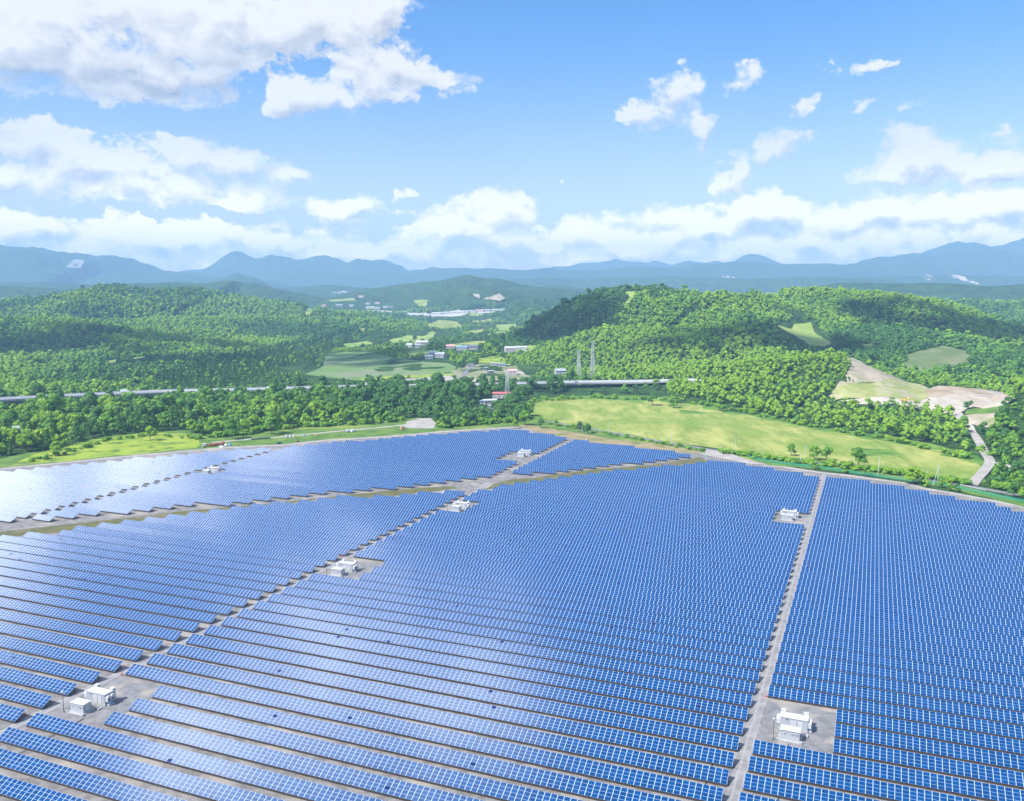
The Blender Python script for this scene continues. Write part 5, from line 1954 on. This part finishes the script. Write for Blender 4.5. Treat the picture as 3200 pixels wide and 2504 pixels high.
FAR = [(1158, 965, 60, 26, 9, 'white'), (1180, 966, 40, 22, 8, 'grey'), (1205, 963, 34, 20, 8, 'white'), (1222, 962, 30, 18, 7, 'grey'), (1249, 981, 40, 24, 7, 'pink'), (1266, 979, 26, 18, 7, 'white'), (1366, 983, 66, 26, 8, 'white'), (1395, 982, 54, 26, 8, 'grey'),
       (1414, 980, 30, 22, 8, 'white'), (1440, 979, 52, 26, 8, 'white'), (1473, 977, 64, 30, 9, 'grey'), (1500, 976, 50, 30, 10, 'pink'), (1522, 974, 40, 26, 9, 'white'), (1550, 974, 60, 30, 9, 'white'), (1577, 972, 44, 28, 9, 'grey'), (1077, 915, 80, 34, 10, 'white'),
       (1060, 918, 50, 30, 10, 'grey'), (1045, 917, 36, 30, 9, 'white'), (1130, 930, 44, 26, 9, 'pink'), (1150, 952, 34, 22, 8, 'white'), (1180, 950, 40, 22, 8, 'pink'), (1010, 958, 40, 22, 8, 'pink'), (1060, 957, 50, 22, 8, 'white'), (1100, 958, 36, 22, 8, 'grey')]
for i, (px, py, w, d, h, rf) in enumerate(FAR):
    side = 'left part of the far town strip' if px < 1100 else 'middle of the far town strip' if px < 1300 else 'right part of the far town strip'
    house(px, py, w * .62, d * .62, h * .75, rf, random.uniform(-.25, .25), '%s %s-roofed hall, %s' % ('long' if w > 45 else 'small', rf, side), True, 'hall', 'factory_hall')
    bpy.data.objects[[o.name for o in bpy.data.objects if o.name.startswith('factory_hall')][-1]]['group'] = 'halls of the far town'

# spoil heaps
for px, py, r, w in ((1488, 1200, 17, 'larger sandy spoil heap beside the valley road'), (1566, 1198, 12, 'smaller reddish sand heap near the red-roofed shed')):
    x, y, z = g1(px, py)
    vs, fs = [], []
    n, kk = 28, 8
    for k in range(kk + 1):
        for i in range(n):
            a = 2 * math.pi * i / n
            rr = r * (1 - k / kk) * (1 + .18 * math.sin(3 * a + k) + .1 * random.random())
            vs.append((rr * math.cos(a), rr * .7 * math.sin(a), r * .42 * (k / kk) ** .9 + random.uniform(0, .3)))
    for k in range(kk):
        for i in range(n):
            j = (i + 1) % n
            fs.append((k * n + i, k * n + j, (k + 1) * n + j, (k + 1) * n + i))
    o = MB().add(vs, fs).build('spoil_heap', M['sandpile'])
    o.location = (x, y, z - .3)
    tag(o, w, 'heap')

# ------------------------------------------------------------------ air
top = max(ZMAX + 30, 260.0)
hz = MB().box(-16000, 16000, -16000, 16000, -60.0, top).mesh('haze')
hm = bpy.data.materials.new('haze')
hm.use_nodes = True
t = hm.node_tree
t.nodes.remove(t.nodes['Principled BSDF'])
pv = nn(t, 'ShaderNodeVolumePrincipled')
pv.inputs['Color'].default_value = (0.38, 0.66, 1.0, 1)
pv.inputs['Density'].default_value = 1.15e-4
pv.inputs['Anisotropy'].default_value = 0.0
t.links.new(pv.outputs[0], t.nodes['Material Output'].inputs['Volume'])
tag(obj('haze', hz, hm), kind='stuff')

# ------------------------------------------------------------------ cumulus outside the frame, up-sun; their shadows lie on the hills
def cumulus(zone, alt, lx, ly, rz, seed):
    g = random.Random(seed)
    x, y = hits([(zone[0] * K, zone[1] * K)])[0]
    z = h1(x, y)
    k = (alt - z) / sdir.z
    bm = bmesh.new()
    for i in range(26):
        a, r = g.uniform(0, 6.283), math.sqrt(g.random())
        q = bmesh.ops.create_icosphere(bm, subdivisions=3, radius=1.0)
        s = g.uniform(0.22, 0.42) * min(lx, ly) * (1.15 - 0.5 * r)
        px, py = math.cos(a) * r * lx, math.sin(a) * r * ly
        for v in q['verts']:
            n = 1 + 0.35 * (float(vnoise(v.co.x * 40 + i * 77, v.co.y * 40 + v.co.z * 63, 17)) - .5)
            v.co = Vector((px + v.co.x * s * 1.3 * n, py + v.co.y * s * 1.3 * n, max(v.co.z, -0.35) * s * n + s * 0.3))
    me = bpy.data.meshes.new('cloud')
    bm.to_mesh(me)
    bm.free()
    me.polygons.foreach_set('use_smooth', np.ones(len(me.polygons), bool))
    o = obj('cloud', me, CLOUDM)
    o.location = (x + sdir.x * k, y + sdir.y * k, alt)
    o.rotation_euler = (0, 0, rz)
    tag(o, kind='stuff')


CLOUDM = plain('cloud_white', (.85, .86, .88), 1.0, var=.03, scale=.004)
_t = CLOUDM.node_tree
_tr = nn(_t, 'ShaderNodeBsdfTranslucent')
_tr.inputs['Color'].default_value = (.92, .94, .98, 1)
_ms = nn(_t, 'ShaderNodeMixShader')
_ms.inputs[0].default_value = 0.62
_t.links.new(_t.nodes['Principled BSDF'].outputs[0], _ms.inputs[1])
_t.links.new(_tr.outputs[0], _ms.inputs[2])
_t.links.new(_ms.outputs[0], _t.nodes['Material Output'].inputs[0])
CLOUD_ALT = 3300.0
for zn, lx, ly, rz, sd in (((150, 728), 330, 130, .1, 1), ((560, 770), 280, 90, .35, 2), ((1190, 680), 90, 200, .2, 3), ((1590, 722), 190, 75, -.1, 4), ((1985, 700), 190, 110, .2, 5), ((820, 772), 170, 50, .2, 9)):
    cumulus(zn, CLOUD_ALT, lx, ly, rz, sd)
